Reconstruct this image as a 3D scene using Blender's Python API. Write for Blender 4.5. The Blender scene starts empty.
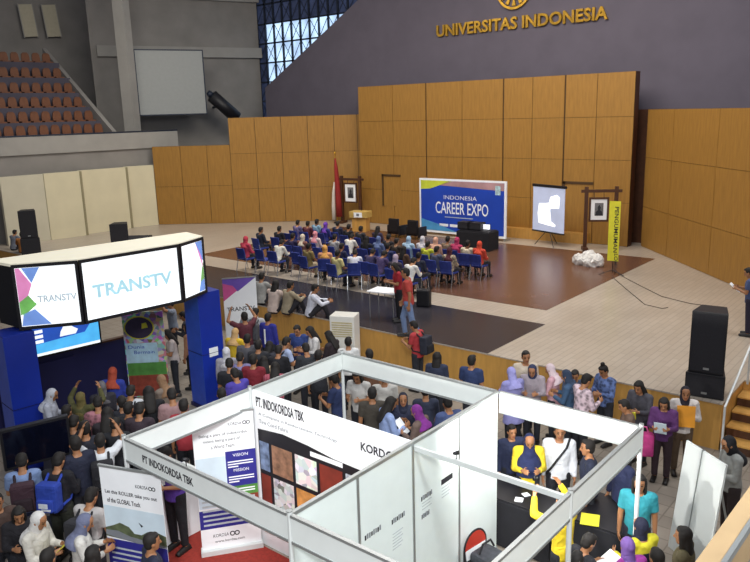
import bpy, bmesh, math, random
from mathutils import Vector, Matrix, Quaternion
rnd = random.Random(7)
SC = bpy.context.scene
COL = SC.collection
# ------------------------------------------------------------------ camera
H = 6.35                       # camera height above the hall floor
FPX, PIT, ROLL, YAW = 731.893, 0.22563299, -0.02777799, 0.6973286
_F = Vector((-math.sin(YAW)*math.cos(PIT), math.cos(YAW)*math.cos(PIT), -math.sin(PIT)))
_R0 = Vector((math.cos(YAW), math.sin(YAW), 0)); _U0 = _R0.cross(_F)
_R = math.cos(ROLL)*_R0 + math.sin(ROLL)*_U0
_U = -math.sin(ROLL)*_R0 + math.cos(ROLL)*_U0
CAM = Vector((0, 0, H))
cd = bpy.data.cameras.new('camera'); co = bpy.data.objects.new('camera', cd); COL.objects.link(co)
cd.sensor_fit = 'HORIZONTAL'; cd.sensor_width = 36; cd.lens = 36*FPX/750; cd.clip_start = .05; cd.clip_end = 300
m = Matrix.Identity(4)
for i in range(3):
    m[i][0] = _R[i]; m[i][1] = _U[i]; m[i][2] = -_F[i]; m[i][3] = CAM[i]
co.matrix_world = m
SC.camera = co
# ------------------------------------------------------------------ world, lights, exposure
w = bpy.data.worlds.new('World'); SC.world = w; w.use_nodes = True
bg = w.node_tree.nodes['Background']; bg.inputs[0].default_value = (.62, .64, .74, 1); bg.inputs[1].default_value = .24
SC.view_settings.view_transform = 'Standard'; SC.view_settings.look = 'None'
SC.view_settings.exposure = 0.0; SC.view_settings.gamma = 1.0; SC.view_settings.use_curve_mapping = False
def area(name, loc, tgt, sx, sy, e, col=(1, 1, 1)):
    l = bpy.data.lights.new(name, 'AREA'); l.shape = 'RECTANGLE'; l.size = sx; l.size_y = sy; l.energy = e; l.color = col
    o = bpy.data.objects.new(name, l); COL.objects.link(o); o.location = loc
    o.rotation_euler = (Vector(tgt)-Vector(loc)).to_track_quat('-Z', 'Y').to_euler(); return o
area('stage_light', (-14, 19.5, 15), (-15, 22, 0), 12, 6, 2000, (1, .93, .85))
area('stage_side_light', (-26, 17, 14), (-29, 19, 0), 6, 6, 850, (1, .96, .88))
area('right_area_light', (1, 20, 12), (-6, 19, .9), 8, 5, 800, (.97, .98, 1))  # cool area light high beyond the right wall, aimed at the stage
area('hall_light', (-5.5, 8, 14), (-6.5, 9, 0), 8, 6, 620, (.92, .96, 1))
area('front_fill_light', (3, -4, 12), (-5, 8, 1), 9, 5, 900, (.95, .97, 1))  # unseen fill added behind the camera to lift booth and stage front
area('wall_wash_light', (-16, 20, 16), (-16, 28, 5), 14, 2, 260, (1, .93, .8))
def fill_spot(name, loc, tgt, e, deg, col=(1, 1, 1), soft=.25):
    l = bpy.data.lights.new(name, 'SPOT'); l.energy = e; l.spot_size = math.radians(deg); l.spot_blend = .7; l.shadow_soft_size = soft; l.color = col
    o = bpy.data.objects.new(name, l); COL.objects.link(o); o.location = loc
    o.rotation_euler = (Vector(tgt)-Vector(loc)).to_track_quat('-Z', 'Y').to_euler(); return o
fill_spot('booth_fill', (1.5, -2.5, 10), (-5.6, 5.6, 2.2), 4200, 40, (.96, .99, 1), .6)  # unseen spot behind the camera, added to brighten the booth
fill_spot('booth_fill_2', (2.5, 3.5, 10), (-4.9, 6.6, 1.6), 2200, 50, (.94, .99, 1), .6)  # second added spot, unseen, filling the booth from the right
# ------------------------------------------------------------------ helpers
def ray(x, y): return _R*(x-375) - _U*(y-281) + _F*FPX
def at(x, y, z=0.0):
    """point at height z seen at pixel x, y"""
    d = ray(x, y); return CAM + d*((z-H)/d.z)
def on_plane(x, y, p0, p1):
    """point on the vertical plane through plan points p0, p1"""
    d = ray(x, y); n = Vector((p1[1]-p0[1], p0[0]-p1[0], 0)); return CAM + d*((Vector((p0[0], p0[1], 0))-CAM).dot(n)/d.dot(n))
def hz(y, P):
    """height at which the vertical through P is seen at image row y"""
    lo, hi = -3.0, 40.0
    for _ in range(50):
        mid = (lo+hi)/2; v = Vector((P[0], P[1], mid))-CAM
        if 281-FPX*v.dot(_U)/v.dot(_F) > y: lo = mid
        else: hi = mid
    return mid
def lin(h):
    h = h.lstrip('#'); r = []
    for i in (0, 2, 4):
        c = int(h[i:i+2], 16)/255; r.append(c/12.92 if c <= .04045 else ((c+.055)/1.055)**2.4)
    return (*r, 1)
def mat(name, col, rough=.6, metal=0, noise=0.0, nscale=6, stretch=(1, 1, 1), emit=0, bump=0):
    """principled material whose colour varies with a procedural noise"""
    m = bpy.data.materials.new(name); m.use_nodes = True; nt = m.node_tree; b = nt.nodes['Principled BSDF']
    c = lin(col) if isinstance(col, str) else (*col, 1)
    b.inputs['Roughness'].default_value = rough; b.inputs['Metallic'].default_value = metal
    tc = nt.nodes.new('ShaderNodeTexCoord'); mp = nt.nodes.new('ShaderNodeMapping'); mp.inputs['Scale'].default_value = stretch
    nz = nt.nodes.new('ShaderNodeTexNoise'); nz.inputs['Scale'].default_value = nscale; nz.inputs['Detail'].default_value = 4
    nt.links.new(tc.outputs['Object'], mp.inputs[0]); nt.links.new(mp.outputs[0], nz.inputs['Vector'])
    rp = nt.nodes.new('ShaderNodeValToRGB'); a = noise
    rp.color_ramp.elements[0].position = .3; rp.color_ramp.elements[1].position = .7
    rp.color_ramp.elements[0].color = tuple(max(0, v*(1-a)) for v in c[:3])+(1,)
    rp.color_ramp.elements[1].color = tuple(min(1, v*(1+a)) for v in c[:3])+(1,)
    nt.links.new(nz.outputs['Fac'], rp.inputs[0]); nt.links.new(rp.outputs[0], b.inputs['Base Color'])
    if emit:
        nt.links.new(rp.outputs[0], b.inputs['Emission Color']); b.inputs['Emission Strength'].default_value = emit
    if bump:
        bp = nt.nodes.new('ShaderNodeBump'); bp.inputs['Strength'].default_value = bump
        nt.links.new(nz.outputs['Fac'], bp.inputs['Height']); nt.links.new(bp.outputs[0], b.inputs['Normal'])
    return m
def brick_mat(name, c1, c2, mortar, sx, sy, rot=0, rough=.35, msize=.02, offset=.5):
    m = bpy.data.materials.new(name); m.use_nodes = True; nt = m.node_tree; b = nt.nodes['Principled BSDF']
    tc = nt.nodes.new('ShaderNodeTexCoord'); mp = nt.nodes.new('ShaderNodeMapping'); mp.inputs['Rotation'].default_value = (0, 0, rot)
    br = nt.nodes.new('ShaderNodeTexBrick'); br.inputs['Scale'].default_value = 1
    br.inputs['Brick Width'].default_value = sx; br.inputs['Row Height'].default_value = sy
    br.inputs['Mortar Size'].default_value = msize; br.offset = offset
    br.inputs['Color1'].default_value = lin(c1); br.inputs['Color2'].default_value = lin(c2); br.inputs['Mortar'].default_value = lin(mortar)
    nz = nt.nodes.new('ShaderNodeTexNoise'); nz.inputs['Scale'].default_value = .6; nz.inputs['Detail'].default_value = 5
    mx = nt.nodes.new('ShaderNodeMix'); mx.data_type = 'RGBA'; mx.blend_type = 'MULTIPLY'; mx.inputs[0].default_value = .35
    nt.links.new(tc.outputs['Object'], mp.inputs[0]); nt.links.new(mp.outputs[0], br.inputs['Vector']); nt.links.new(tc.outputs['Object'], nz.inputs['Vector'])
    nt.links.new(br.outputs['Color'], mx.inputs[6]); nt.links.new(nz.outputs['Fac'], mx.inputs[7]); nt.links.new(mx.outputs[2], b.inputs['Base Color'])
    b.inputs['Roughness'].default_value = rough
    return m
def cloth_mat(name, pattern=None):
    """woven cloth in the object's own colour"""
    m = bpy.data.materials.new(name); m.use_nodes = True; nt = m.node_tree; b = nt.nodes['Principled BSDF']; b.inputs['Roughness'].default_value = .85
    oi = nt.nodes.new('ShaderNodeObjectInfo'); tc = nt.nodes.new('ShaderNodeTexCoord')
    if pattern == 'batik':
        t = nt.nodes.new('ShaderNodeTexVoronoi'); t.inputs['Scale'].default_value = 16; fac = t.outputs['Distance']
    elif pattern == 'stripe':
        t = nt.nodes.new('ShaderNodeTexWave'); t.bands_direction = 'X'; t.inputs['Scale'].default_value = 9; fac = t.outputs['Fac']
    else:
        t = nt.nodes.new('ShaderNodeTexNoise'); t.inputs['Scale'].default_value = 9; t.inputs['Detail'].default_value = 3; fac = t.outputs['Fac']
    rp = nt.nodes.new('ShaderNodeValToRGB'); k = {'batik': (.35, 1.5), 'stripe': (.45, 1.2)}.get(pattern, (.8, 1.12))
    rp.color_ramp.elements[0].color = (k[0],)*3+(1,); rp.color_ramp.elements[1].color = (min(1, k[1]),)*3+(1,)
    rp.color_ramp.elements[0].position = .25; rp.color_ramp.elements[1].position = .7
    mx = nt.nodes.new('ShaderNodeMix'); mx.data_type = 'RGBA'; mx.blend_type = 'MULTIPLY'; mx.inputs[0].default_value = 1
    nt.links.new(tc.outputs['Object'], t.inputs['Vector']); nt.links.new(fac, rp.inputs[0])
    nt.links.new(oi.outputs['Color'], mx.inputs[6]); nt.links.new(rp.outputs[0], mx.inputs[7]); nt.links.new(mx.outputs[2], b.inputs['Base Color'])
    wr = nt.nodes.new('ShaderNodeTexNoise'); wr.inputs['Scale'].default_value = 7; wr.inputs['Distortion'].default_value = 1.2; bp = nt.nodes.new('ShaderNodeBump'); bp.inputs['Strength'].default_value = .55; bp.inputs['Distance'].default_value = .05
    nt.links.new(tc.outputs['Object'], wr.inputs['Vector']); nt.links.new(wr.outputs['Fac'], bp.inputs['Height']); nt.links.new(bp.outputs[0], b.inputs['Normal'])
    return m
class MB:
    def __init__(s): s.v = []; s.f = []; s.mi = []
    def add(s, v, f, mi=0):
        n = len(s.v); s.v += [tuple(p) for p in v]; s.f += [tuple(i+n for i in q) for q in f]; s.mi += [mi]*len(f); return s
    def box(s, lo, hi, mi=0, M=None):
        v = [Vector((x, y, z)) for z in (lo[2], hi[2]) for y in (lo[1], hi[1]) for x in (lo[0], hi[0])]
        if M is not None: v = [M @ p for p in v]
        return s.add(v, [(0, 2, 3, 1), (4, 5, 7, 6), (0, 1, 5, 4), (2, 6, 7, 3), (0, 4, 6, 2), (1, 3, 7, 5)], mi)
    def rings(s, rr, mi=0):
        """closed loft through rings of equal length"""
        n = len(rr[0]); v = [p for r in rr for p in r]; f = []
        for k in range(len(rr)-1):
            for i in range(n):
                j = (i+1) % n; f.append((k*n+i, k*n+j, (k+1)*n+j, (k+1)*n+i))
        f.append(tuple(reversed(range(n)))); f.append(tuple((len(rr)-1)*n+i for i in range(n)))
        return s.add(v, f, mi)
    def tube(s, p0, p1, r0, r1=None, n=10, mi=0, ends=False):
        """straight tapered rod; ends=True rounds it to a capsule"""
        p0 = Vector(p0); p1 = Vector(p1); r1 = r0 if r1 is None else r1; a = (p1-p0).normalized()
        b = a.orthogonal().normalized(); c = a.cross(b); rr = []
        def ring(q, r): return [q + b*(r*math.cos(t*2*math.pi/n)) + c*(r*math.sin(t*2*math.pi/n)) for t in range(n)]
        if ends:
            for k in (80, 50, 20): rr.append(ring(p0-a*(r0*math.sin(math.radians(k))), r0*math.cos(math.radians(k))))
        rr += [ring(p0, r0), ring(p1, r1)]
        if ends:
            for k in (20, 50, 80): rr.append(ring(p1+a*(r1*math.sin(math.radians(k))), r1*math.cos(math.radians(k))))
        return s.rings(rr, mi)
    def path(s, pts, r, n=8, mi=0):
        pts = [Vector(p) for p in pts]; rr = []
        b = None
        for i, p in enumerate(pts):
            a = (pts[min(i+1, len(pts)-1)]-pts[max(i-1, 0)]).normalized()
            b = a.orthogonal().normalized() if b is None else (b-a*b.dot(a)).normalized()
            c = a.cross(b); rr.append([p + b*(r*math.cos(t*2*math.pi/n)) + c*(r*math.sin(t*2*math.pi/n)) for t in range(n)])
        return s.rings(rr, mi)
    def ball(s, c, r, n=14, mi=0, M=None):
        c = Vector(c); rr = []; k = max(6, n//2)
        for i in range(1, k):
            t = -math.pi/2+math.pi*i/k
            ring = [Vector((r[0]*math.cos(t)*math.cos(2*math.pi*j/n), r[1]*math.cos(t)*math.sin(2*math.pi*j/n), r[2]*math.sin(t))) for j in range(n)]
            if M is not None: ring = [M @ p for p in ring]
            rr.append([c+p for p in ring])
        return s.rings(rr, mi)
    def prism(s, pts, h, mi=0, d=Vector((0, 0, 1))):
        """polygon pts extruded along d by h"""
        n = len(pts); v = [Vector(p) for p in pts]+[Vector(p)+Vector(d)*h for p in pts]
        f = [tuple(reversed(range(n))), tuple(range(n, 2*n))]+[(i, (i+1) % n, n+(i+1) % n, n+i) for i in range(n)]
        return s.add(v, f, mi)
    def build(s, name, mats, parent=None, smooth=False, M=None, bevel=0):
        me = bpy.data.meshes.new(name); me.from_pydata(s.v, [], s.f)
        for q in (mats if isinstance(mats, (list, tuple)) else [mats]): me.materials.append(q)
        me.polygons.foreach_set('material_index', s.mi)
        b = bmesh.new(); b.from_mesh(me); bmesh.ops.recalc_face_normals(b, faces=b.faces)
        if bevel: bmesh.ops.bevel(b, geom=b.edges[:], offset=bevel, segments=2, affect='EDGES', profile=.6)
        b.to_mesh(me); b.free()
        if smooth: me.polygons.foreach_set('use_smooth', [True]*len(me.polygons))
        me.update()
        return link(name, me, parent, M)
def link(name, me, parent=None, M=None):
    o = bpy.data.objects.new(name, me); COL.objects.link(o)
    if parent: o.parent = parent
    if M is not None: o.matrix_local = M
    return o
def tag(o, label, cat, group=None, kind=None):
    if label: o['label'] = label
    if cat: o['category'] = cat
    if group: o['group'] = group
    if kind: o['kind'] = kind
    return o
def empty(name, M, label, cat, group=None):
    o = bpy.data.objects.new(name, None); COL.objects.link(o); o.empty_display_size = .1
    o.matrix_world = M if isinstance(M, Matrix) else Matrix.Translation(Vector(M))
    return tag(o, label, cat, group)
def struct(o): o['kind'] = 'structure'; return o
def dup(o, M=None, label=None, parent=None):
    c = o.copy(); COL.objects.link(c)
    if parent: c.parent = parent
    if M is not None: c.matrix_world = M
    if label: c['label'] = label
    for ch in list(o.children): dup(ch, None, None, c)
    return c
def rotz(a, loc=(0, 0, 0)): return Matrix.Translation(Vector(loc)) @ Matrix.Rotation(math.radians(a), 4, 'Z')
def frame(O, P, top=None):
    """sign frame: x runs from O towards P, z up, y away from the viewer"""
    O = Vector(O); u = (Vector(P)-O); W = u.length; u.normalize()
    v = Vector((0, 0, 1)) if top is None else (Vector(top)-O); v = (v-u*v.dot(u)).normalized(); n = v.cross(u)
    M = Matrix.Identity(4)
    for i in range(3): M[i][0] = u[i]; M[i][1] = n[i]; M[i][2] = v[i]; M[i][3] = O[i]
    return M, W
def text_mesh(s, w=None, h=.1, depth=.004, bold=0, shear=0):
    cu = bpy.data.curves.new('lettering', 'FONT'); cu.body = s; cu.size = 1; cu.extrude = .5; cu.offset = bold; cu.shear = shear; cu.resolution_u = 3
    o = bpy.data.objects.new('lettering', cu); COL.objects.link(o)
    dg = bpy.context.evaluated_depsgraph_get(); me = bpy.data.meshes.new_from_object(o.evaluated_get(dg))
    bpy.data.objects.remove(o); bpy.data.curves.remove(cu)
    xs = [v.co.x for v in me.vertices]; ys = [v.co.y for v in me.vertices]; x0, x1, y0, y1 = min(xs), max(xs), min(ys), max(ys)
    sy = h/(y1-y0); sx = sy if w is None else w/(x1-x0)
    for v in me.vertices: v.co = ((v.co.x-x0)*sx, -(v.co.z+.5)*depth, (v.co.y-y0)*sy)
    me.update(); return me
def lettering(s, parent, u, v, w, h, mt, y=0.0, depth=.004, bold=0, name='lettering', shear=0):
    me = text_mesh(s, w, h, depth, bold, shear); me.materials.append(mt)
    return link(name, me, parent, Matrix.Translation((u, y, v)))
def slab(parent, name, u0, v0, u1, v1, mt, y=0.0, t=.004, label=None):
    """flat printed patch lying on a sign's face"""
    o = MB().box((u0, y-t, v0), (u1, y, v1)).build(name, mt, parent)
    if label: o['label'] = label
    return o
def patch(parent, name, pts, mt, y=0.0, t=.003, label=None):
    o = MB().prism([(p[0], y, p[1]) for p in pts], t, 0, Vector((0, -1, 0))).build(name, mt, parent)
    if label: o['label'] = label
    return o
# ------------------------------------------------------------------ materials
M = {}
M['wood'] = mat('wood_panel', '#9a7030', .55, noise=.13, nscale=3.0, stretch=(4, 4, .5))
M['wood_dark'] = mat('wood_shadow_gap', '#4a3216', .6, noise=.1)
M['wood_side'] = mat('dark_wood', '#4a2a16', .5, noise=.2, nscale=5)
M['wood_front'] = mat('stage_front_wood', '#c6954c', .45, noise=.12, nscale=3, stretch=(3, 3, .6))
M['grey_wall'] = mat('grey_carpeted_wall', '#5c5661', .9, noise=.07, nscale=1.2)
M['concrete'] = mat('concrete', '#86827d', .9, noise=.12, nscale=.8)
M['concrete_light'] = mat('pale_concrete', '#98958f', .9, noise=.08, nscale=1)
M['cream'] = mat('cream_paint', '#d0c7a8', .7, noise=.05, nscale=1)
M['cream2'] = mat('pale_cream_paint', '#c5bfa9', .7, noise=.05, nscale=1)
M['tile'] = brick_mat('stage_tile', '#c3b7a8', '#bbae9e', '#aca092', .62, .15, math.radians(90), .3, .012)
M['brown_floor'] = mat('polished_brown_floor', '#664839', .27, noise=.12, nscale=1.5)
M['dark_floor'] = brick_mat('polished_dark_tile', '#3b393f', '#36343a', '#2e2c33', .6, .6, 0, .24, .006, 0)
for k_, v_ in (('brown_floor', .3), ('dark_floor', .22)): M[k_].node_tree.nodes['Principled BSDF'].inputs['Specular IOR Level'].default_value = v_
M['hall_floor'] = brick_mat('hall_floor_tile', '#a09689', '#958b7f', '#82776b', .33, .33, 0, .4, .012, 0)
M['red_carpet'] = mat('red_carpet', '#8f2a1f', .95, noise=.18, nscale=20)
M['alu'] = mat('aluminium', '#a9adad', .35, .6, noise=.05)
M['alu_white'] = mat('pale_aluminium', '#d3d7d6', .4, .1, noise=.03)
M['white'] = mat('white_laminate', '#e6ebe8', .5, noise=.02)
M['white_gloss'] = mat('white_panel', '#e2ecea', .35, noise=.02)
M['paper'] = mat('white_paper', '#f0f2f4', .8, noise=.02)
M['black'] = mat('black_plastic', '#17161b', .5, noise=.15, nscale=12)
M['black_grille'] = mat('black_grille', '#1d1c22', .7, noise=.3, nscale=60)
M['blackcloth'] = mat('black_cloth', '#14141a', .9, noise=.2, nscale=8)
M['leather'] = mat('black_leather', '#1b1a1d', .4, noise=.2, nscale=10)
M['ink'] = mat('dark_ink', '#26262c', .7, noise=.05)
M['greyink'] = mat('grey_ink', '#7b8087', .7, noise=.1, nscale=20)
M['paleink'] = mat('pale_grey_ink', '#b9c2c6', .7, noise=.1, nscale=20)
M['chair_blue'] = mat('blue_chair_fabric', '#2b3a86', .85, noise=.15, nscale=12)
M['chrome'] = mat('chrome_tube', '#c9ccd0', .25, .8, noise=.03)
M['gold'] = mat('gold_metal', '#c79a3a', .3, .85, noise=.25, nscale=6)
M['darkgold'] = mat('dark_bronze', '#5d4526', .4, .7, noise=.2, nscale=6)
M['navy_print'] = mat('navy_print', '#2b2b86', .6, noise=.05)
M['blue_print'] = mat('blue_print', '#1c45b4', .55, noise=.15, nscale=.6)
M['cobalt'] = mat('cobalt_laminate', '#18319a', .38, noise=.1, nscale=2)
M['navy_wall'] = mat('navy_panel', '#1b1c4e', .5, noise=.12, nscale=2)
M['yellow_print'] = mat('yellow_print', '#dcd735', .6, noise=.06)
M['yellowgreen'] = mat('yellow_green_print', '#c6d23e', .6, noise=.15, nscale=2)
M['pink_print'] = mat('pink_print', '#c9528f', .6, noise=.1)
M['purple_print'] = mat('purple_print', '#6c4fae', .6, noise=.15, nscale=2)
M['green_print'] = mat('green_print', '#4f8a3c', .6, noise=.25, nscale=6)
M['red_print'] = mat('red_brown_print', '#8a3b2a', .6, noise=.3, nscale=8)
M['hill_print'] = mat('hill_print', '#566045', .6, noise=.5, nscale=9)
M['skyprint'] = mat('pale_sky_print', '#cfe0ea', .6, noise=.08, nscale=3)
M['screen_lit'] = mat('lit_screen', '#b7c0da', .6, noise=.06, nscale=2, emit=.3)
M['screen_hot'] = mat('lit_screen_picture', '#f6f8ff', .6, noise=.01, emit=.8)
M['lightbox'] = mat('backlit_panel', '#f4fafc', .5, noise=.01, emit=1.0)
M['lb_teal'] = mat('backlit_teal_print', '#9fc6d2', .5, noise=.12, nscale=4, emit=.75)
M['lb_grey'] = mat('backlit_grey_print', '#aab6bd', .5, noise=.1, emit=.7)
M['lb_pink'] = mat('backlit_pink_print', '#d583b4', .5, noise=.12, nscale=4, emit=.75)
M['lb_blue'] = mat('backlit_blue_print', '#6d8fd0', .5, noise=.12, nscale=4, emit=.7)
M['lb_green'] = mat('backlit_green_print', '#74a962', .5, noise=.2, nscale=4, emit=.6)
M['led_blue'] = mat('lit_blue_screen', '#2b56b8', .4, noise=.15, nscale=2, emit=.85)
M['led_cyan'] = mat('lit_cyan_screen', '#4fb0ea', .4, noise=.12, nscale=3, emit=1.0)
def print_mat(name, sat, val, sc, emit=0):
    m = bpy.data.materials.new(name); m.use_nodes = True; nt = m.node_tree; b = nt.nodes['Principled BSDF']; b.inputs['Roughness'].default_value = .55
    tc = nt.nodes.new('ShaderNodeTexCoord'); vo = nt.nodes.new('ShaderNodeTexVoronoi'); vo.inputs['Scale'].default_value = sc; hs = nt.nodes.new('ShaderNodeHueSaturation'); hs.inputs['Saturation'].default_value = sat; hs.inputs['Value'].default_value = val
    nt.links.new(tc.outputs['Object'], vo.inputs['Vector']); nt.links.new(vo.outputs['Color'], hs.inputs['Color']); nt.links.new(hs.outputs[0], b.inputs['Base Color']); return m
M['busy'] = print_mat('busy_print', .8, .75, 11)
M['canopy_roof'] = mat('cream_roof_added_glow', '#f1ebd4', .6, noise=.03, emit=.28)  # glow added to imitate overhead light on the cream roof
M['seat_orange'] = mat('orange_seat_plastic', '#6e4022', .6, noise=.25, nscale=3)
M['riser'] = mat('stepped_terrace_concrete', '#4d4a56', .9, noise=.1, nscale=1)
M['bluegrey'] = mat('blue_grey_steel', '#2c3342', .5, .4, noise=.05)
M['plastic_bag'] = mat('white_plastic_bag', '#d8d6d2', .35, noise=.06)
M['cable'] = mat('dark_cable', '#4b443d', .7, noise=.05)
M['flag_red'] = mat('red_flag_cloth', '#8c1f1c', .8, noise=.1)
M['flag_white'] = mat('white_flag_cloth', '#cfc6bb', .8, noise=.06)
M['red_paint'] = mat('red_chair_vinyl', '#b8392b', .4, noise=.06)
M['ac'] = mat('white_appliance', '#dcd9d0', .4, noise=.03)
M['ac_grille'] = mat('beige_grille', '#b9ac86', .5, noise=.1, nscale=12)
M['ledge'] = mat('tan_ledge', '#b79a72', .6, noise=.08, nscale=4)
M['terrace'] = mat('grey_terrace', '#66615e', .8, noise=.08)
M['cloth'] = cloth_mat('plain_cloth'); M['batik'] = cloth_mat('patterned_cloth', 'batik'); M['stripe'] = cloth_mat('striped_cloth', 'stripe')
# ================================================================== the setting
ST = .94                                   # stage height
FY = 13.78                                 # stage front
XS = at(720, 406, ST).x                    # left side of the stair recess
def sbox(name, lo, hi, mt, MM=None): return struct(MB().box(lo, hi, 0, MM).build(name, mt))
sbox('floor', (-44, -3, -.2), (8, FY+.1, 0), M['hall_floor'])
sb = MB(); SX = XS+2.6
sb.prism([(-44, FY, 0), (XS, FY, 0), (XS, FY+1.5, 0), (SX, FY+1.5, 0), (SX, FY, 0), (8, FY, 0), (8, 34, 0), (-44, 34, 0)], ST-.03)
struct(sb.build('trim_stage_front', M['wood_front']))
sb = MB(); sb.prism([(-44, FY-.015, ST-.03), (XS+.015, FY-.015, ST-.03), (XS+.015, FY+1.5, ST-.03), (SX, FY+1.5, ST-.03), (SX, FY-.015, ST-.03), (8, FY-.015, ST-.03), (8, 34, ST-.03), (-44, 34, ST-.03)], .03)
struct(sb.build('floor_stage', M['tile']))
for k in range(4):
    st = MB().box((XS+.02, FY+.02+k*.34, 0), (SX-.02, FY+1.5, .188*(k+1)-.03)).box((XS+.02, FY+k*.34, .188*(k+1)-.03), (SX-.02, FY+1.5, .188*(k+1)), 1)
    struct(st.build('trim_stair_step', [M['wood_side'], M['wood_front']]))
bx1 = (at(543.7, 310, ST).x+at(657, 259, ST).x)/2
sbox('floor_brown', (-24.2, at(543.7, 310, ST).y, ST), (bx1, at(657, 259, ST).y, ST+.006), M['brown_floor'])
sbox('floor_dark', (-24.2, FY, ST), (at(545, 324.5, ST).x, at(545, 324.5, ST).y, ST+.006), M['dark_floor'])
sbox('floor_red_carpet', (-9.0, 3.2, 0), (-4.95, 6.45, .008), M['red_carpet'])
# ---- wood panelled walls
def panel_wall(name, p0, p1, z0, z1, cols, rows, mt, thick=.25, gap=.012, wide=(), gaps=None):
    """panelled wall seen from the hall; cols are positions 0..1 of the vertical seams, rows the seam heights"""
    MM, W = frame((p0[0], p0[1], 0), (p1[0], p1[1], 0)); b = MB(); b.box((0, .03, z0), (W, thick, z1), 1)
    cs = [0]+list(cols)+[1]; rs = [z0]+list(rows)+[z1]
    for i in range(len(cs)-1):
        a = cs[i]*W+(.07 if cs[i] in wide else gap); e = cs[i+1]*W-(.0 if cs[i+1] in wide else gap)
        for j in range(len(rs)-1): b.box((a, 0, rs[j]+gap), (e, .05, rs[j+1]-gap*.2), 0)
    return struct(b.build(name, [mt, M['wood_dark']], None, M=MM))
TY = 28.1; TX0, TX1, TZ = -24.3, -10.55, 7.61
def tcol(x, y): return (on_plane(x, y, (0, TY), (1, TY)).x-TX0)/(TX1-TX0)
wd = [tcol(425, 82), tcol(503, 77), tcol(565, 75)]
cols = sorted(wd+[tcol(392, 85), tcol(462, 80), tcol(533, 76), tcol(598, 73)])
panel_wall('wall_back', (TX0, TY), (TX1, TY), ST, TZ, cols, [2.65, 4.3, 5.95], M['wood'], .08, wide=wd)
sbox('wall_back_core', (TX0, TY+.08, ST), (TX1, TY+.45, TZ), M['wood_side'])
sbox('wall_back_recess', (TX1-1.5, 29.2, ST), (-9.7, 29.45, 6.2), M['wood_side'])
sbox('wall_back_return', (TX0, TY+.45, ST), (TX0+.3, 29.45, TZ), M['wood_side'])
sbox('baseboard_back', (on_plane(500, 235, (0, 27.9), (1, 27.9)).x, 27.75, ST), (TX1-1.6, TY, ST+.42), M['wood_front'])
# outlines of two niches in the back wall, dark strips along top and left
for n, x, y, w_, h_ in (('niche_1', 382, 174, 1.15, 1.55), ('niche_2', 563, 181, 1.3, 2.3)):
    p = on_plane(x, y, (0, TY), (1, TY)); MM = Matrix.Translation((p.x, TY, p.z-h_))
    b = MB().box((0, -.035, h_-.1), (w_, 0, h_), 1).box((0, -.035, 0), (.1, 0, h_), 1).box((.1, -.008, 0), (w_, 0, h_-.1), 0)
    struct(b.build(n, [M['wood'], M['wood_dark']], None, M=MM))
P1, P2, P3 = (-33.18, 22.06), (-29.97, 24.51), (-24.2, 29.2)
panel_wall('wall_left_low', P1, P2, ST, 4.96, [.36, .7], [2.9], M['wood'])
panel_wall('wall_left_high', P2, P3, ST, 6.3, [.18, .36, .54, .72, .88], [2.7, 4.5], M['wood'], .4)
panel_wall('wall_right', (-10.2, 28.6), (1.5, 15.9), ST, 6.2, [.13, .31, .49, .66, .83], [2.5, 4.4], M['wood'])
GY = 29.5
p = on_plane(265, 88, (0, GY), (1, GY)); q = on_plane(358, 0, (0, GY), (1, GY)); sl = (q.z-p.z)/(q.x-p.x)
gw = MB().prism([(p.x, GY, 4), (6, GY, 4), (6, GY, 18), (p.x+(18-p.z)/sl, GY, 18), (p.x, GY, p.z)], .25, 0, Vector((0, 1, 0)))
struct(gw.build('wall_grey', M['grey_wall']))
# ---- cream boards on the left of the stage
def vwall(name, p0, p1, z0, z1, mt, t=.2):
    MM, W = frame((p0[0], p0[1], 0), (p1[0], p1[1], 0)); return struct(MB().box((0, 0, z0), (W, t, z1)).build(name, mt, None, M=MM))
a = at(9, 246, ST)
vwall('wall_cream_1', (a.x, a.y), (-33.55, 16.4), ST, 4.02, M['cream2'])
vwall('wall_cream_2', (-33.5, 16.4), (-33.31, 18.05), ST, 4.03, M['cream'])
vwall('wall_cream_3', (-33.65, 18.2), (-33.4, 20.6), ST, 4.03, M['cream'])
vwall('wall_cream_4', (-33.62, 20.65), (-33.2, 22.06), ST, 4.04, M['cream'])
for xx, yy in ((-33.3, 18.1), (-33.38, 20.62)):
    struct(MB().box((-.3, -.05, ST), (.03, .05, 4.02)).build('trim_cream_joint', mat('joint_paint', '#8f8668', .8, noise=.05), None, M=rotz(-8, (xx, yy, 0))))
# ---- seating terrace behind the cream boards
dl = Vector((.1, .995, 0)).normalized(); nl = Vector((-dl.y, dl.x, 0)); C1 = Vector((-33.8, 16, 0))
def off(k): return C1+nl*k
def on_off(x, y, k): p = off(k); return on_plane(x, y, p, p+dl)
def oz(x, y, k): return on_off(x, y, k).z
def fr_off(k, s0, s1): return frame(off(k)+dl*s0, off(k)+dl*s1)
sE = 7.9
z0, z1, z2 = 3.9, oz(60, 153, .5), oz(60, 135.5, .5)
for nm, za, zb, k, mt in (('wall_left_lower', ST, z1, .55, 'concrete'), ('wall_left_parapet', z1, z2, .45, 'concrete_light')):
    MM, W = fr_off(k, -16, sE); struct(MB().box((0, 0, za), (W, .3, zb)).build(nm, M[mt], None, M=MM))
MM, W = fr_off(.44, -16, sE); struct(MB().box((0, 0, z2), (W, .34, z2+.07)).build('trim_parapet_rail', M['bluegrey'], None, M=MM))
rowy = [(131, 103), (117, 93), (102.5, 82), (88, 72), (73, 61), (58, 50)]
seat_rows = []
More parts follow.
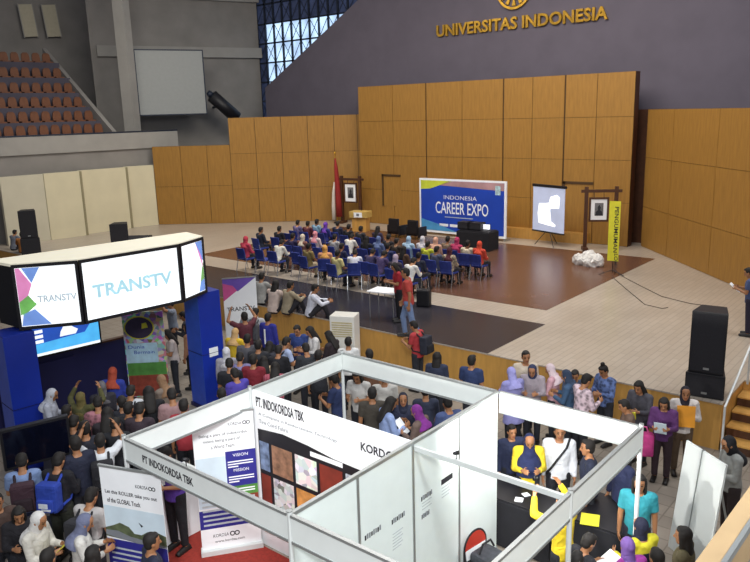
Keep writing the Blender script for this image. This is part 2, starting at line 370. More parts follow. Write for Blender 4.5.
for k, (ry, xe) in enumerate(rowy):
    ko = 1.5+.95*k; zc = oz(50, ry+4.5, ko); e = (on_off(xe, ry, ko)-off(ko)).dot(dl)+.35
    MM, W = fr_off(ko-.25, -16, e); struct(MB().box((0, 0, zc-2.6), (W, 1.6, zc-.03)).build('floor_terrace_step', M['riser'], None, M=MM)); seat_rows.append((ko, zc, e))
# sloping side wall of the terrace, concrete behind it, pillar, far walls
a0 = on_off(112, 131, 1.2); a1 = on_off(42, 48, 7.6)
MM, W = frame((a0.x, a0.y, 0), (a1.x, a1.y, 0))
sw = MB().prism([(a0.x, a0.y, ST), (a1.x, a1.y, ST), (a1.x, a1.y, a1.z), (a0.x, a0.y, a0.z)], .22, 0, dl); struct(sw.build('wall_terrace_side', M['concrete']))
vwall('wall_left_far', (-49, 2), (-41.5, 28), 0, 18, M['concrete'])
ww = (-41.5, 28)
vwall('wall_left_end', (-38.6, 22.4), (-35.0, 31.4), 0, 18, M['concrete'], .3)
b0 = on_plane(200, 47, (-38.4, 22.4), (-34.8, 31.4)); b1 = on_plane(262, 58, (-38.4, 22.4), (-34.8, 31.4))
vwall('trim_wall_beam', (-38.3, 22.6), (-34.75, 31.4), b1.z, b0.z, M['concrete_light'], .2)
vwall('trim_wall_beam_2', (-38.3, 22.6), (-34.75, 31.4), b0.z+2.6, b0.z+2.9, M['concrete_light'], .2)
pc = on_off(128, 80, 1.9); struct(MB().box((-.3, -.3, 0), (.3, .3, 18)).build('wall_pillar', M['concrete_light'], None, M=rotz(25, (pc.x, pc.y, 0))))
for k, xx in enumerate((25, 48)):
    fm, W = frame(on_plane(xx, 37, (-48.6, 2), (-41.1, 28)), on_plane(xx+13, 36.4, (-48.6, 2), (-41.1, 28))); hh = 1.75
    struct(MB().box((0, 0, 0), (W, .06, hh)).box((-.05, .0, -.05), (0, .08, hh+.05), 1).box((W, 0, -.05), (W+.05, .08, hh+.05), 1).build('window_%d' % (k+2), [mat('frosted_pane_%d' % k, '#b2aa92', .6, noise=.05), M['concrete_light']], None, M=fm))
# ---- latticed window in the corner
WY = 31.6
wl = on_plane(262, 100, (0, WY), (1, WY)); dx, dz = .74, 1.12
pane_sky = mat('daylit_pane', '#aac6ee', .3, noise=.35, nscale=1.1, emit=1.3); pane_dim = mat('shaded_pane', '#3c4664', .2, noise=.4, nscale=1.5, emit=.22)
lat = MB(); gl = MB(); zb = wl.z-1.2; zl = on_plane(300, 24, (0, WY), (1, WY)).z
for i in range(15):
    x = wl.x+i*dx; lat.box((x-.05, WY-.1, zb), (x+.05, WY, zb+12))
    for j in range(11):
        z = zb+j*dz
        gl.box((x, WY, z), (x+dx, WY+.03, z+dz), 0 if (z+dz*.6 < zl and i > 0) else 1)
        lat.tube((x, WY-.05, z), (x+dx, WY-.05, z+dz), .02, n=5)
        if (i+j) % 2 == 0: lat.tube((x+dx, WY-.05, z), (x, WY-.05, z+dz), .02, n=5)
for j in range(12): lat.box((wl.x, WY-.1, zb+j*dz-.04), (wl.x+15*dx, WY, zb+j*dz+.04))
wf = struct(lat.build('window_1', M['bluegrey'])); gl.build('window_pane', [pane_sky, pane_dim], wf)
# ---- side terrace beside the camera
e0, e1, f0 = at(695, 562, 4), at(750, 486, 4), at(722, 562, 4)
u = (e1-e0).normalized(); v = Vector((u.y, -u.x, 0)); wd_ = (f0-e0).dot(v)
def lp(s, t, z): q_ = e0+u*s+v*t; return (q_.x, q_.y, z)
struct(MB().prism([lp(-2, 0, 0), lp(4, 0, 0), lp(4, wd_, 0), lp(-2, wd_, 0)], 4).build('wall_near_parapet', M['ledge']))
struct(MB().prism([lp(-2, wd_, 3.2), lp(4, wd_, 3.2), lp(4, wd_+2, 3.2), lp(-2, wd_+2, 3.2)], .5).build('floor_near_terrace', M['terrace']))
struct(MB().prism([lp(-2, wd_, 3.97), lp(4, wd_, 3.97), lp(4, wd_+.025, 3.97), lp(-2, wd_+.025, 3.97)], .045).build('trim_near_rail', M['alu']))

# ================================================================== things on the walls
# gold letters, each its own piece of the sign
tA = on_plane(437.5, 35.5, (0, GY), (1, GY)); tB = on_plane(608.5, 20.5, (0, GY), (1, GY))
MM = Matrix.Translation((tA.x, GY-.02, (tA.z+tB.z)/2-.02)); W = tB.x-tA.x
sign = empty('wall_lettering', MM, 'raised gold letters on the grey wall above the wood panelling', 'sign')
me = text_mesh('UNIVERSITAS INDONESIA', W, .52, .09, .026)
me.materials.append(M['gold']); me.materials.append(M['darkgold'])
bm_ = bmesh.new(); bm_.from_mesh(me); seen = set(); isl = []
bm_.faces.ensure_lookup_table()
for f_ in bm_.faces:
    if f_.index in seen: continue
    st_ = [f_]; seen.add(f_.index); grp = []
    while st_:
        g_ = st_.pop(); grp.append(g_)
        for e_ in g_.edges:
            for h_ in e_.link_faces:
                if h_.index not in seen: seen.add(h_.index); st_.append(h_)
    isl.append(grp)
isl.sort(key=lambda g: min(v.co.x for f in g for v in f.verts))
for grp in isl:
    vs = {}; V_ = []; F_ = []
    for f_ in grp:
        ids = []
        for v_ in f_.verts:
            if v_.index not in vs: vs[v_.index] = len(V_); V_.append(tuple(v_.co))
            ids.append(vs[v_.index])
        F_.append(tuple(ids))
    MB().add(V_, F_).build('letter', M['gold'], sign)
bm_.free()
ec = on_plane(515, -11, (0, GY), (1, GY)); er = .83
em = empty('wall_emblem', Matrix.Translation((ec.x, GY-.02, ec.z)), 'round gold emblem high above the gold wall letters', 'emblem')
b = MB()
for i in range(40):
    a, c = 2*math.pi*i/40, 2*math.pi*(i+1)/40
    b.prism([(er*math.cos(a), 0, er*math.sin(a)), (er*math.cos(c), 0, er*math.sin(c)), (er*.88*math.cos(c), 0, er*.88*math.sin(c)), (er*.88*math.cos(a), 0, er*.88*math.sin(a))], .1, 0, Vector((0, -1, 0)))
b.build('ring', M['gold'], em)
b = MB()
for i in range(12):
    a = 2*math.pi*i/12; b.prism([(er*.82*math.cos(a-.12), 0, er*.82*math.sin(a-.12)), (er*.82*math.cos(a+.12), 0, er*.82*math.sin(a+.12)), (er*.5*math.cos(a+.07), 0, er*.5*math.sin(a+.07)), (er*.5*math.cos(a-.07), 0, er*.5*math.sin(a-.07))], .08, 0, Vector((0, -1, 0)))
b.build('ray_ornament', M['gold'], em)
b = MB()
for i in range(24):
    a, c = 2*math.pi*i/24, 2*math.pi*(i+1)/24; rr = er*.42
    b.prism([(rr*math.cos(a), 0, rr*math.sin(a)), (rr*math.cos(c), 0, rr*math.sin(c)), (rr*.7*math.cos(c), 0, rr*.7*math.sin(c)), (rr*.7*math.cos(a), 0, rr*.7*math.sin(a))], .12, 0, Vector((0, -1, 0)))
b.build('inner_ring', M['gold'], em)
# hanging projection screen on the left wall, with its dark tube housing beside it
pA, pB = (-36.2, 22.9), (-34.3, 27.0)
s0 = on_plane(139.5, 116, pA, pB); s1 = on_plane(207.5, 114, pA, pB); t0 = on_plane(135, 49, pA, pB)
MM, W = frame(s0, (s1.x, s1.y, s0.z)); hh = t0.z-s0.z
ps = empty('projection_screen', MM, 'large blank grey screen hanging on the concrete wall left', 'screen')
MB().box((.06, 0, .06), (W-.06, .03, hh-.06)).build('screen_cloth', mat('grey_screen_cloth', '#a3a6a4', .8, noise=.03), ps)
MB().box((0, -.02, 0), (W, .05, .06)).box((0, -.02, hh-.06), (W, .05, hh)).box((0, -.02, .06), (.06, .05, hh-.06)).box((W-.06, -.02, .06), (W, .05, hh-.06)).build('screen_frame', M['bluegrey'], ps)
d0 = on_plane(211, 95, pA, pB); d1 = on_plane(237, 118, pA, pB)
tb = empty('tube_lamp_housing', Matrix.Translation(d1), 'dark slanting tube beside the blank grey screen', 'tube')
d0 = d0-d1; MB().tube(d0*.97, (0, 0, 0), .36, .36, 12).build('housing', M['black'], tb, True)
MB().tube(d0*.5, d0*.5+Vector((-2.0, .8, 0)), .07).build('bracket', M['bluegrey'], tb)
MB().tube(d0*1.12, d0*.97, .14, .2, 12).build('end_cap', M['bluegrey'], tb, True)
# orange stadium seats, one by one
smb = MB()
for sgn in (0,):
    smb.rings([[(x*.2, .0+.03*z_, z_) for x, z_ in ((-1, 0), (1, 0), (1.08, .2), (.9, .42), (.5, .5), (-.5, .5), (-.9, .42), (-1.08, .2))],
               [(x*.2, .06+.03*z_, z_) for x, z_ in ((-1, 0), (1, 0), (1.08, .2), (.9, .42), (.5, .5), (-.5, .5), (-.9, .42), (-1.08, .2))]])
    smb.box((-.2, -.36, -.03), (.2, .06, .04))
seat_proto = None
rown = ['front row of the terrace', 'second row up the terrace', 'third row up the terrace', 'fourth row up the terrace', 'fifth row up the terrace', 'top row of the terrace']
for k, (ko, zc, e) in enumerate(seat_rows):
    s = e-.45; n = 0
    while True:
        p = off(ko+.25)+dl*s; d_ = Vector((p.x, p.y, zc))-CAM
        if 375+FPX*d_.dot(_R)/d_.dot(_F) < -8: break
        MM, _ = frame((p.x, p.y, zc), p+dl+Vector((0, 0, zc)))
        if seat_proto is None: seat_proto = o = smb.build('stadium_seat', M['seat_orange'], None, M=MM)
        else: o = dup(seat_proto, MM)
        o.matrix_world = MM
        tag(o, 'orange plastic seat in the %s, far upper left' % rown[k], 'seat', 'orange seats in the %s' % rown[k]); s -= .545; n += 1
# ================================================================== shell-scheme booth (white panels, aluminium posts)
BX0, BX1, BX2, BY0, BY1, BY2, BH = -7.88, -4.92, -2.9, 4.45, 6.5, 8.5, 2.5
def post(x, y, label, z=BH+.02):
    t = empty('booth_post', (x, y, 0), label, 'post', None); b = MB()
    b.rings([[(.028*math.cos(a*math.pi/4+.39), .028*math.sin(a*math.pi/4+.39), zz) for a in range(8)] for zz in (.02, z)])
    b.build('upright', M['alu_white'], t)
    MB().tube((0, 0, 0), (0, 0, .02), .05, .05, 12).build('foot', M['alu'], t); MB().tube((0, 0, z), (0, 0, z+.012), .03, .03, 8).build('end_cap', M['alu'], t)
post(BX0, BY0, 'white booth post at the left front corner under the fascia'); post(BX0, BY2, 'white booth post at the back corner below the fascia, near the air conditioner')
post(BX2, BY2, 'white booth post at the right corner behind the teal shirt'); post(BX1, BY0, 'white booth post where the front fascia boards meet the partition')
post(BX2, BY1, 'white booth post carrying the white beam on the right'); post(BX0, BY1, 'white booth post at the left end of the photo backdrop')
def fascia(p0, p1, label, text=None, u=.5, tw=1.3):
    """fascia board between two posts, seen from the side where p0 is on the left"""
    MM, W = frame((p0[0], p0[1], BH-.32), (p1[0], p1[1], BH-.32)); t = empty('fascia_board', MM, label, 'fascia board', 'white fascia boards of the booth')
    MB().box((.03, -.012, .03), (W-.03, .012, .29)).build('panel', M['white'], t)
    MB().box((.03, -.022, .29), (W-.03, .022, .32)).build('top_rail', M['alu'], t); MB().box((.03, -.022, 0), (W-.03, .022, .03)).build('bottom_rail', M['alu'], t)
    if text: lettering(text, t, u, .105, tw, .1, M['ink'], -.012, .003, .02)
    return t
fascia((BX0, BY0), (BX1, BY0), 'front fascia board lettered in black above the red carpet', 'PT INDOKORDSA TBK', .4, 1.0)
fascia((BX1, BY0), (BX2, BY0), 'blank fascia board nearest the camera, right of the lettered one')
fascia((BX0, BY0), (BX0, BY1), 'blank left fascia board running back from the front corner')
fascia((BX0, BY1), (BX0, BY2), 'blank left fascia board running on to the back corner post')
fascia((BX0, BY2), (BX1, BY2), 'back fascia board in front of the red shirted boy')
fascia((BX1, BY2), (BX2, BY2), 'brightly lit back fascia board over the yellow jackets')
fascia((BX2, BY2), (BX2, BY1), 'right fascia board from the far corner to the white beam')
fascia((BX2, BY1), (BX2, BY0), 'right fascia board nearest the camera, running out of view')
# partition between the two booths, four panels
MM, W = frame((BX1, BY0, 0), (BX1, BY2, 0)); pt = empty('partition_wall', MM, 'white partition of four tall panels between the booths', 'partition')
pw = W/4
for i in range(4):
    pn = MB().box((i*pw+.02, -.01, .05), ((i+1)*pw-.02, .01, BH-.04)).build('panel', M['white_gloss'], pt)
MB().box((0, -.022, BH-.04), (W, .022, BH)).build('top_rail', M['alu'], pt); MB().box((0, -.022, 0), (W, .022, .05)).build('bottom_rail', M['alu'], pt)
for i in (1, 2, 3): MB().box((i*pw-.02, -.018, .05), (i*pw+.02, .018, BH-.04)).build('mullion', M['alu'], pt)
def pmark(px, py, w_, h_, mt, name):
    p = on_plane(px, py, (BX1, BY0), (BX1, BY2)); u = p.y-BY0; slab(pt, name, u, p.z-h_, u+w_, p.z, mt, -.0102, .002)
for px, py, w_, lab in ((364, 536, .30, 'KORDSA'), (391, 520, .26, 'BEKAERT'), (420.5, 497, .24, 'SUMI'), (421, 515, .17, 'KUMHO')):
    p = on_plane(px, py, (BX1, BY0), (BX1, BY2)); u = p.y-BY0; lab = {'KORDSA': 'ECONICS', 'BEKAERT': 'BLANETT', 'SUMI': 'SNILO..', 'KUMHO': 'SIAM'}[lab]
    for i in range(8): slab(pt, 'logo_print', u+i*w_/8, p.z-.06+.006*(i % 2), u+(i+.7)*w_/8, p.z+.005*((i*2) % 3), M['greyink'] if i % 3 else M['ink'], -.0102, .002)
pmark(440.5, 480, .26, .075, M['ink'], 'dark_label')
for px, py, n in ((392, 534, 6), (421.5, 503, 3), (441, 488, 4)):
    for i in range(n): pmark(px, py+i*3.1, .2-.03*(i % 2), .012, M['paleink'], 'text_line')
# beam
MM, W = frame((BX1, BY1, BH-.12), (BX2, BY1, BH-.12)); t = empty('booth_beam', MM, 'thin white beam across the right booth to its fascia', 'beam')
MB().box((.03, -.02, 0), (W-.03, .02, .06)).build('rail', M['alu_white'], t)
# clip-on spotlights on the booth
def spot(loc, tgt, label, e=60):
    loc = Vector(loc); d = (Vector(tgt)-loc).normalized()
    t = empty('clip_spotlight', loc, label, 'spotlight', 'clip spotlights on the booth rails')
    MB().tube(-d*.045, d*.03, .018, .026, 12).build('lamp_head', M['black'], t, True)
    MB().tube(d*.03, d*.032, .022, .022, 12).build('lens', mat('spot_lens', '#fff6e0', .3, emit=3), t)
    MB().path([(0, 0, -.075), (0, 0, -.03), -d*.03], .006).build('arm', M['black'], t)
    l = bpy.data.lights.new('clip_spot', 'SPOT'); l.energy = e; l.spot_size = math.radians(125); l.spot_blend = .9; l.shadow_soft_size = .05; l.color = (1, .98, .95)
    o = bpy.data.objects.new('clip_spot', l); COL.objects.link(o); o.parent = t; o.location = d*.045; o.rotation_euler = d.to_track_quat('-Z', 'Y').to_euler()
spot((-4.3, BY1, BH+.02), (-4.1, 8.5, 2.1), 'black clip spotlight on the white beam, aimed at the back fascia', 270)
spot((-3.3, BY1, BH+.02), (-3.7, 8.5, 2.1), 'black clip spotlight near the right end of the white beam', 220)
spot((-6.6, BY0, BH+.075), (-6.5, 6.5, 1.3), 'black clip spotlight on the lettered front fascia', 120)
# photo backdrop of the left booth
MM, W = frame((BX0+.04, BY1, 0), (BX1-.03, BY1, 0)); bd = empty('backdrop_wall', MM, 'white backdrop with dark lettering and a grid of photographs', 'backdrop')
MB().box((0, 0, .0), (W, .03, BH-.02)).build('board', M['paper'], bd)
lettering('PT. INDOKORDSA TBK', bd, .08, 2.25, .98, .15, M['ink'], 0, .003, .022)
lettering('A Company in Reinforcement Technology', bd, .12, 2.11, 1.55, .055, M['greyink'], 0, .003, 0)
lettering('Tire Cord Fabric', bd, .12, 2.0, .62, .06, M['greyink'], 0, .003, 0)
lettering('KORD', bd, 2.08, 2.13, .4, .12, M['ink'], 0, .003, .02)
rg = MB()
for cx in (2.56, 2.66): 
    for i in range(20):
        a, c = 2*math.pi*i/20, 2*math.pi*(i+1)/20
        rg.prism([(cx+.065*math.cos(q)*k, 0, 2.19+.065*math.sin(q)*k) for q, k in ((a, 1), (c, 1), (c, .65), (a, .65))], .003, 0, Vector((0, -1, 0)))
rg.build('ring_logo', M['ink'], bd)
pts = [(.08, .25)]+[(W-.06, .25)]+[(W-.06, 1.86), (2.2, 1.84), (1.6, 1.86), (1.1, 1.92), (.6, 1.95), (.08, 1.9)]
patch(bd, 'dark_print', pts, M['black'], 0, .003)
slab(bd, 'caption_strip', 1.15, 1.78, 1.75, 1.85, M['paper'], -.003, .002)
ph = [mat('photo_print_%d' % i, c, .5, noise=n, nscale=s) for i, (c, n, s) in enumerate((('#8f6a52', .6, 7), ('#b9c4cf', .5, 9), ('#7a2f22', .25, 5), ('#b7bcc6', .4, 10), ('#ccd6dc', .6, 12), ('#aab3b5', .5, 8), ('#c98b4a', .4, 6), ('#6e7f9c', .6, 9), ('#d4d7d3', .7, 7)))]
ph[4] = print_mat('spotted_photo_print', .15, .9, 7); ph[1] = print_mat('pale_photo_print', .25, .95, 9); ph[5] = print_mat('grey_photo_print', .2, .8, 13)
k = 0
for j, zt in enumerate((1.72, 1.2, .68)):
    for i in range(5):
        u0 = (.1, .36, .84, 1.32, 1.8)[i]; u1 = u0+(.2 if i == 0 else .42); mt = ph[(i*1+j*4+(7 if i == 0 else 0)) % 9] if j else ph[(7, 0, 1, 2, 3)[i]]
        slab(bd, 'photo', u0, zt-.45, u1, zt, mt, -.003, .003)
# white counter behind the purple polo
c0, c1 = at(168, 547, 0), at(207, 526, 0); MM, W = frame(c0, c1); t = empty('white_counter', MM, 'white draped counter behind the roll-up banner and the purple polo', 'counter')
MB().rings([[(-.02*k, -.02*k, z), (W+.02*k, -.02*k, z), (W+.02*k, .5, z), (-.02*k, .5, z)] for z, k in ((.01, 2), (.94, 0))]).build('table_cloth', M['paper'], t, bevel=.012); MB().box((-.02, -.02, .942), (W+.02, .5, .965)).build('countertop', M['white'], t)
# ---- roll-up banners
def rollup(p0, p1, top, label, name='rollup_banner'):
    MM, W = frame(p0, p1, None); t = empty(name, MM, label, 'banner')
    MB().box((-.02, -.06, 0), (W+.02, .09, .09)).build('base_cassette', M['alu_white'], t, bevel=.01)
    MB().box((0, 0, .09), (W, .006, top)).build('sheet', M['paper'], t); MB().box((-.01, -.012, top), (W+.01, .018, top+.03)).build('top_rail', M['alu'], t)
    MB().tube((W/2, .05, .05), (W/2, .03, top), .012, n=8).build('pole', M['alu'], t)
    return t, W
def rings_logo(t, u, v, r, mt):
    b = MB()
    for cx in (u, u+1.7*r):
        for i in range(16):
            a, c = 2*math.pi*i/16, 2*math.pi*(i+1)/16
            b.prism([(cx+r*math.cos(q)*k, 0, v+r*math.sin(q)*k) for q, k in ((a, 1), (c, 1), (c, .6), (a, .6))], .002, 0, Vector((0, -1, 0)))
    b.build('ring_logo', mt, t)
A0, A1 = at(203, 556, 0), at(262, 546, 0)
t, W = rollup(A0, A1, hz(416, (A0+A1)/2)+.03, 'white roll-up banner with purple text block, on the red carpet'); TT = hz(416, (A0+A1)/2)
lettering('KORDSA', t, W*.58, TT-.16, W*.22, .045, M['ink'], 0, .002); rings_logo(t, W*.85, TT-.138, .03, M['ink'])
lettering('Being a part of Indokordsa', t, W*.1, TT-.31, W*.78, .055, M['ink'], 0, .002)
lettering('means being a part of', t, W*.16, TT-.4, W*.6, .055, M['ink'], 0, .002); lettering('a World Team', t, W*.28, TT-.49, W*.38, .05, M['ink'], 0, .002)
slab(t, 'sky_print', 0.01, TT-1.42, W*.5, TT-.62, M['skyprint'], 0, .001)
b = MB()
for i, (u, hh) in enumerate(((.13, .17), (.29, .24), (.42, .26))):
    z = TT-1.3; u *= W
    b.box((u-.012, -.004, z), (u-.002, -.001, z+hh*.5)).box((u+.002, -.004, z), (u+.012, -.001, z+hh*.5)).box((u-.022, -.004, z+hh*.48), (u+.022, -.001, z+hh*.84)).box((u-.01, -.004, z+hh*.86), (u+.01, -.001, z+hh))
b.build('people_print', M['ink'], t)
slab(t, 'purple_text_block', W*.5, TT-1.12, W, TT-.56, M['navy_print'], 0, .002); slab(t, 'green_text_block', W*.5, TT-1.27, W, TT-1.12, M['green_print'], 0, .002); slab(t, 'red_photo_strip', W*.5, TT-1.45, W, TT-1.27, M['red_print'], 0, .002)
for v in (.62, .86): lettering('VISION' if v < .7 else 'MISSION', t, W*.62, TT-v-.03, W*.25, .045, M['paper'], -.002, .002)
for v in (.72, .76, .8, .96, 1.0, 1.04, 1.16, 1.2): slab(t, 'text_line', W*.53, TT-v-.018, W*(.95 if v not in (.8, 1.04) else .7), TT-v, M['paper'], -.002, .002)
slab(t, 'purple_lower_block', 0, .42, W, TT-1.45, M['navy_print'], 0, .002)
for i in range(7): slab(t, 'text_line', W*.06, .47+i*.075, W*(.72+.22*((i*7) % 3)/2), .5+i*.075, M['paleink'], -.002, .002)
lettering('KORDSA', t, W*.2, .27, W*.26, .05, M['ink'], 0, .002); rings_logo(t, W*.52, .295, .04, M['ink'])
lettering('www.kordsa.com', t, W*.22, .18, W*.5, .04, M['ink'], 0, .002)
A0, A1 = at(98.5, 466, 2.12), at(160, 476, 2.12); A0.z = A1.z = 0
t, W = rollup(A0, A1, 2.12, 'white roll-up banner with landscape photo, left outside the booth'); TT = 2.12
lettering('KORDSA', t, W*.58, TT-.22, W*.2, .045, M['ink'], 0, .002); rings_logo(t, W*.82, TT-.2, .028, M['ink'])
lettering('Let this ROLLER take you out', t, W*.06, TT-.37, W*.85, .065, M['ink'], 0, .002, .012); lettering('of the GLOBAL Track', t, W*.08, TT-.48, W*.55, .065, M['ink'], 0, .002, .012)
slab(t, 'sky_print', .005, TT-.9, W-.005, TT-.53, M['skyprint'], 0, .001)
patch(t, 'hill_print', [(0, TT-.97), (0, TT-.85), (W*.14, TT-.8), (W*.25, TT-.75), (W*.4, TT-.79), (W*.48, TT-.87), (W*.6, TT-.87), (W*.7, TT-.81), (W*.85, TT-.79), (W, TT-.83), (W, TT-.98), (W*.5, TT-.99)], M['hill_print'], -.001, .002)
patch(t, 'road_print', [(0, TT-.95), (0, TT-.88), (W*.2, TT-.87), (W*.4, TT-.92), (W, TT-.97), (W, TT-.99), (W*.5, TT-1.0)], M['greyink'], -.003, .002)
patch(t, 'bird_print', [(W*.57, TT-.7), (W*.64, TT-.74), (W*.61, TT-.76)], M['ink'], -.001, .002)
slab(t, 'purple_lower_block', 0, TT-1.42, W, TT-1.0, M['navy_print'], 0, .002)
for i in range(4): slab(t, 'text_line', W*.06, TT-1.36+i*.075, W*(.6+.3*((i*5) % 3)/2), TT-1.335+i*.075, M['paleink'], -.002, .002)
# white freestanding double panel at the right
bh = 1.66; D0 = at(668, 546, .0); T0 = at(686, 440, bh); T1 = at(725.5, 465, bh)
MM, W = frame(D0, D0+(T1-T0), T0); hh = (T0-D0).length
t = empty('white_board', MM, 'tall white two-panel board leaning before the stage stairs', 'board')
MB().box((0, 0, .0), (W*.42, .03, hh)).build('panel', M['white'], t); MB().box((W*.44, 0, .0), (W, .03, hh)).build('panel', M['white'], t)
MB().box((W*.42, -.006, 0), (W*.44, .036, hh+.01)).build('joint_post', M['alu'], t)
st_ = MB()
for u in (.06, W-.06): st_.tube((u, .03, hh*.8), (u, .55, .0), .015)
st_.build('prop', M['alu'], t)
# ================================================================== broadcaster's stand with backlit canopy
FB = [Vector((-13.12, 5.63, 0)), Vector((-12.48, 6.53, 0)), Vector((-12.3, 8.57, 0)), Vector((-12.61, 9.39, 0))]
LZ0, LZ1 = 2.7, 3.9
cn = empty('lightbox_canopy', (-12.9, 7.5, 0), 'three-sided backlit white canopy on blue columns', 'canopy')
CNI = Matrix.Translation((12.9, -7.5, 0))
bk = [FB[3]+Vector((-.75, .15, 0)), FB[0]+Vector((-.75, -.05, 0))]
poly = FB+bk
def shrink(P, k): c = sum(P, Vector())/len(P); return [c+(p-c)*k for p in P]
MB().prism([p+Vector((0, 0, LZ0+.02)) for p in shrink(poly, .985)], LZ1-LZ0-.05).build('canopy_body', M['blackcloth'], cn, M=CNI)
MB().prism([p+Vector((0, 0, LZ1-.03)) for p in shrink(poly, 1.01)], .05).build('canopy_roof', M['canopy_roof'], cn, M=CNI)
faces = []
for i in range(3):
    MM, W = frame(FB[i], FB[i+1]); MM = CNI @ MM
    fo = MB().box((.05, -.02, LZ0+.06), (W-.05, .02, LZ1-.06)).build('backlit_panel', M['lightbox'], cn, M=MM); faces.append((fo, W))
    MB().box((0, -.04, LZ0), (W, .04, LZ0+.06)).box((0, -.04, LZ1-.06), (W, .04, LZ1)).box((0, -.045, LZ0), (.05, .045, LZ1)).box((W-.05, -.045, LZ0), (W, .045, LZ1)).build('frame', M['black'], cn, M=MM)
(f0_, W0), (f1_, W1), (f2_, W2) = faces
lettering('TRANSTV', f1_, W1*.1, LZ0+.44, W1*.8, .26, M['lb_teal'], -.021, .003, .035)
lettering('TRANSTV', f0_, W0*.33, LZ0+.48, W0*.6, .13, M['lb_grey'], -.021, .003, .03)
lettering('TRANS', f2_, W2*.08, LZ0+.66, W2*.3, .07, M['lb_grey'], -.021, .003, 0)
a, b_ = LZ0+.07, LZ1-.07
for pts, mt in (([(.055, b_), (.12, b_), (.3, b_-.3), (.22, b_-.5), (.055, b_-.62)], 'lb_pink'), ([(.16, b_), (.46, b_), (.3, b_-.28)], 'lb_blue'), ([(.055, b_-.62), (.22, b_-.5), (.34, b_-.68), (.1, b_-.88)], 'lb_green'), ([(.055, a), (.55, a), (.3, a+.3), (.1, a+.22)], 'lb_blue'), ([(.055, a+.2), (.1, a+.22), (.34, a+.4), (.22, a+.5), (.055, a+.44)], 'lb_green')):
    patch(f0_, 'colour_print', pts, M[mt], -.02, .002)
for pts, mt in (([(W2-.055, b_), (W2-.3, b_), (W2-.12, b_-.36), (W2-.055, b_-.42)], 'lb_blue'), ([(W2-.1, b_-.32), (W2-.3, b_), (W2-.22, b_-.2), (W2-.055, b_-.62)], 'lb_pink'), ([(W2-.055, a+.6), (W2-.13, a+.45), (W2-.2, a+.2), (W2-.055, a+.25)], 'lb_green'), ([(W2-.2, a+.2), (W2-.28, a), (W2-.055, a), (W2-.055, a+.25)], 'lb_blue')):
    patch(f2_, 'colour_print', pts, M[mt], -.02, .002)
for P, nm, off_ in ((FB[3], 'blue column right of the backlit canopy, small white notice on it', (-.33, .12)), (FB[0], 'blue column at the left end of the backlit canopy', (-.12, -.08))):
    c = P+Vector((off_[0], off_[1], 0)); t = empty('blue_column', rotz(-6, c), nm, 'column')
    MB().box((-.3, -.27, 0), (.3, .27, LZ0-.02)).build('shaft', M['cobalt'], t, bevel=.006)
    MB().box((-.31, -.28, 1.3), (.31, .28, 1.308)).build('joint', M['navy_wall'], t)
    MB().box((-.33, -.3, 0), (.33, .3, .08)).build('plinth', M['navy_wall'], t)
    if 'right' in nm: MB().box((.3, -.1, 1.22), (.304, .12, 1.42)).build('notice', M['paper'], t)
    MB().box((-.295, -.276, .1), (.295, -.2705, 1.29)).box((-.295, -.276, 1.315), (.295, -.2705, LZ0-.04)).build('lit_face', mat('screen_lit_blue', '#2c50bc', .4, noise=.08), t)  # lighter blue sheet imitates LED light falling on the column's left face
# dark back wall of that stand with lit screen
W0_, W1_ = Vector((-15.35, 5.2, 0)), Vector((-14.9, 9.0, 0))
MM, W = frame(W0_, W1_); t = empty('stand_back_wall', MM, 'dark navy back wall of the stand under the canopy', 'wall panel')
MB().box((0, .02, 0), (W, .12, 1.42)).build('panel', M['navy_wall'], t); MB().box((W*.2, -.02, .1), (W*.62, .02, 1.3)).build('raised_panel', M['navy_wall'], t); MB().box((0, 0, 1.42), (W, .13, 1.46)).build('top_trim', M['wood_side'], t)
p0 = on_plane(33, 357, W0_, W1_); p1 = on_plane(99, 343, W0_, W1_); zt = hz(322, p0)
MM, W = frame((p0.x+.06, p0.y, p0.z), (p1.x+.06, p1.y, p0.z)); hh = 1.1
t = empty('led_screen', MM, 'lit blue screen below the canopy, white shapes on it', 'screen')
MB().box((-.04, 0, -.04), (W+.04, .08, hh+.04)).build('casing', M['black'], t); MB().box((0, -.006, 0), (W, 0, hh)).build('display', M['led_blue'], t)
patch(t, 'cyan_band', [(0, .06), (W, .06), (W, hh), (W*.9, hh), (W*.88, .5), (W*.78, .32), (0, .26)], M['led_cyan'], -.006, .002); slab(t, 'white_band', 0, 0, W, .06, M['lightbox'], -.006, .002)
patch(t, 'white_shape', [(W*.4, .33), (W*.64, .33), (W*.68, .42), (W*.6, .5), (W*.54, .6), (W*.48, .57), (W*.42, .44)], M['lightbox'], -.006, .002)
for v in (.28, .39, .5): slab(t, 'white_letters', .02, v, W*(.16 if v != .46 else .12), v+.07, M['lightbox'], -.006, .002)
# colourful poster stand beside the right blue column
q0, q1 = at(130, 396, .15), at(170, 394, .15)
MM, W = frame((q0.x, q0.y, 0), (q1.x, q1.y, 0)); hh = hz(312, (q0+q1)/2); t = empty('poster_stand', MM, 'colourful poster stand with dark disc, left of the blue column', 'poster')
po = MB().box((0, 0, .12), (W, .03, hh)).build('poster_sheet', M['busy'], t)
slab(t, 'sky_print', .02, hh*.44, W*.8, hh*.66, mat('cyan_print', '#b5d6e6', .6, noise=.2, nscale=5), 0, .002); slab(t, 'green_print', .02, hh*.3, W-.02, hh*.44, M['green_print'], 0, .002); slab(t, 'red_print', .02, .14, W-.02, hh*.3, M['red_print'], 0, .002)
lettering('Dunia', t, .08, hh*.6, W*.4, .08, M['blue_print'], -.002, .002); lettering('Bermain', t, .2, hh*.54, W*.5, .08, M['blue_print'], -.002, .002)
b = MB(); cxx, czz = W*.4, hh*.83
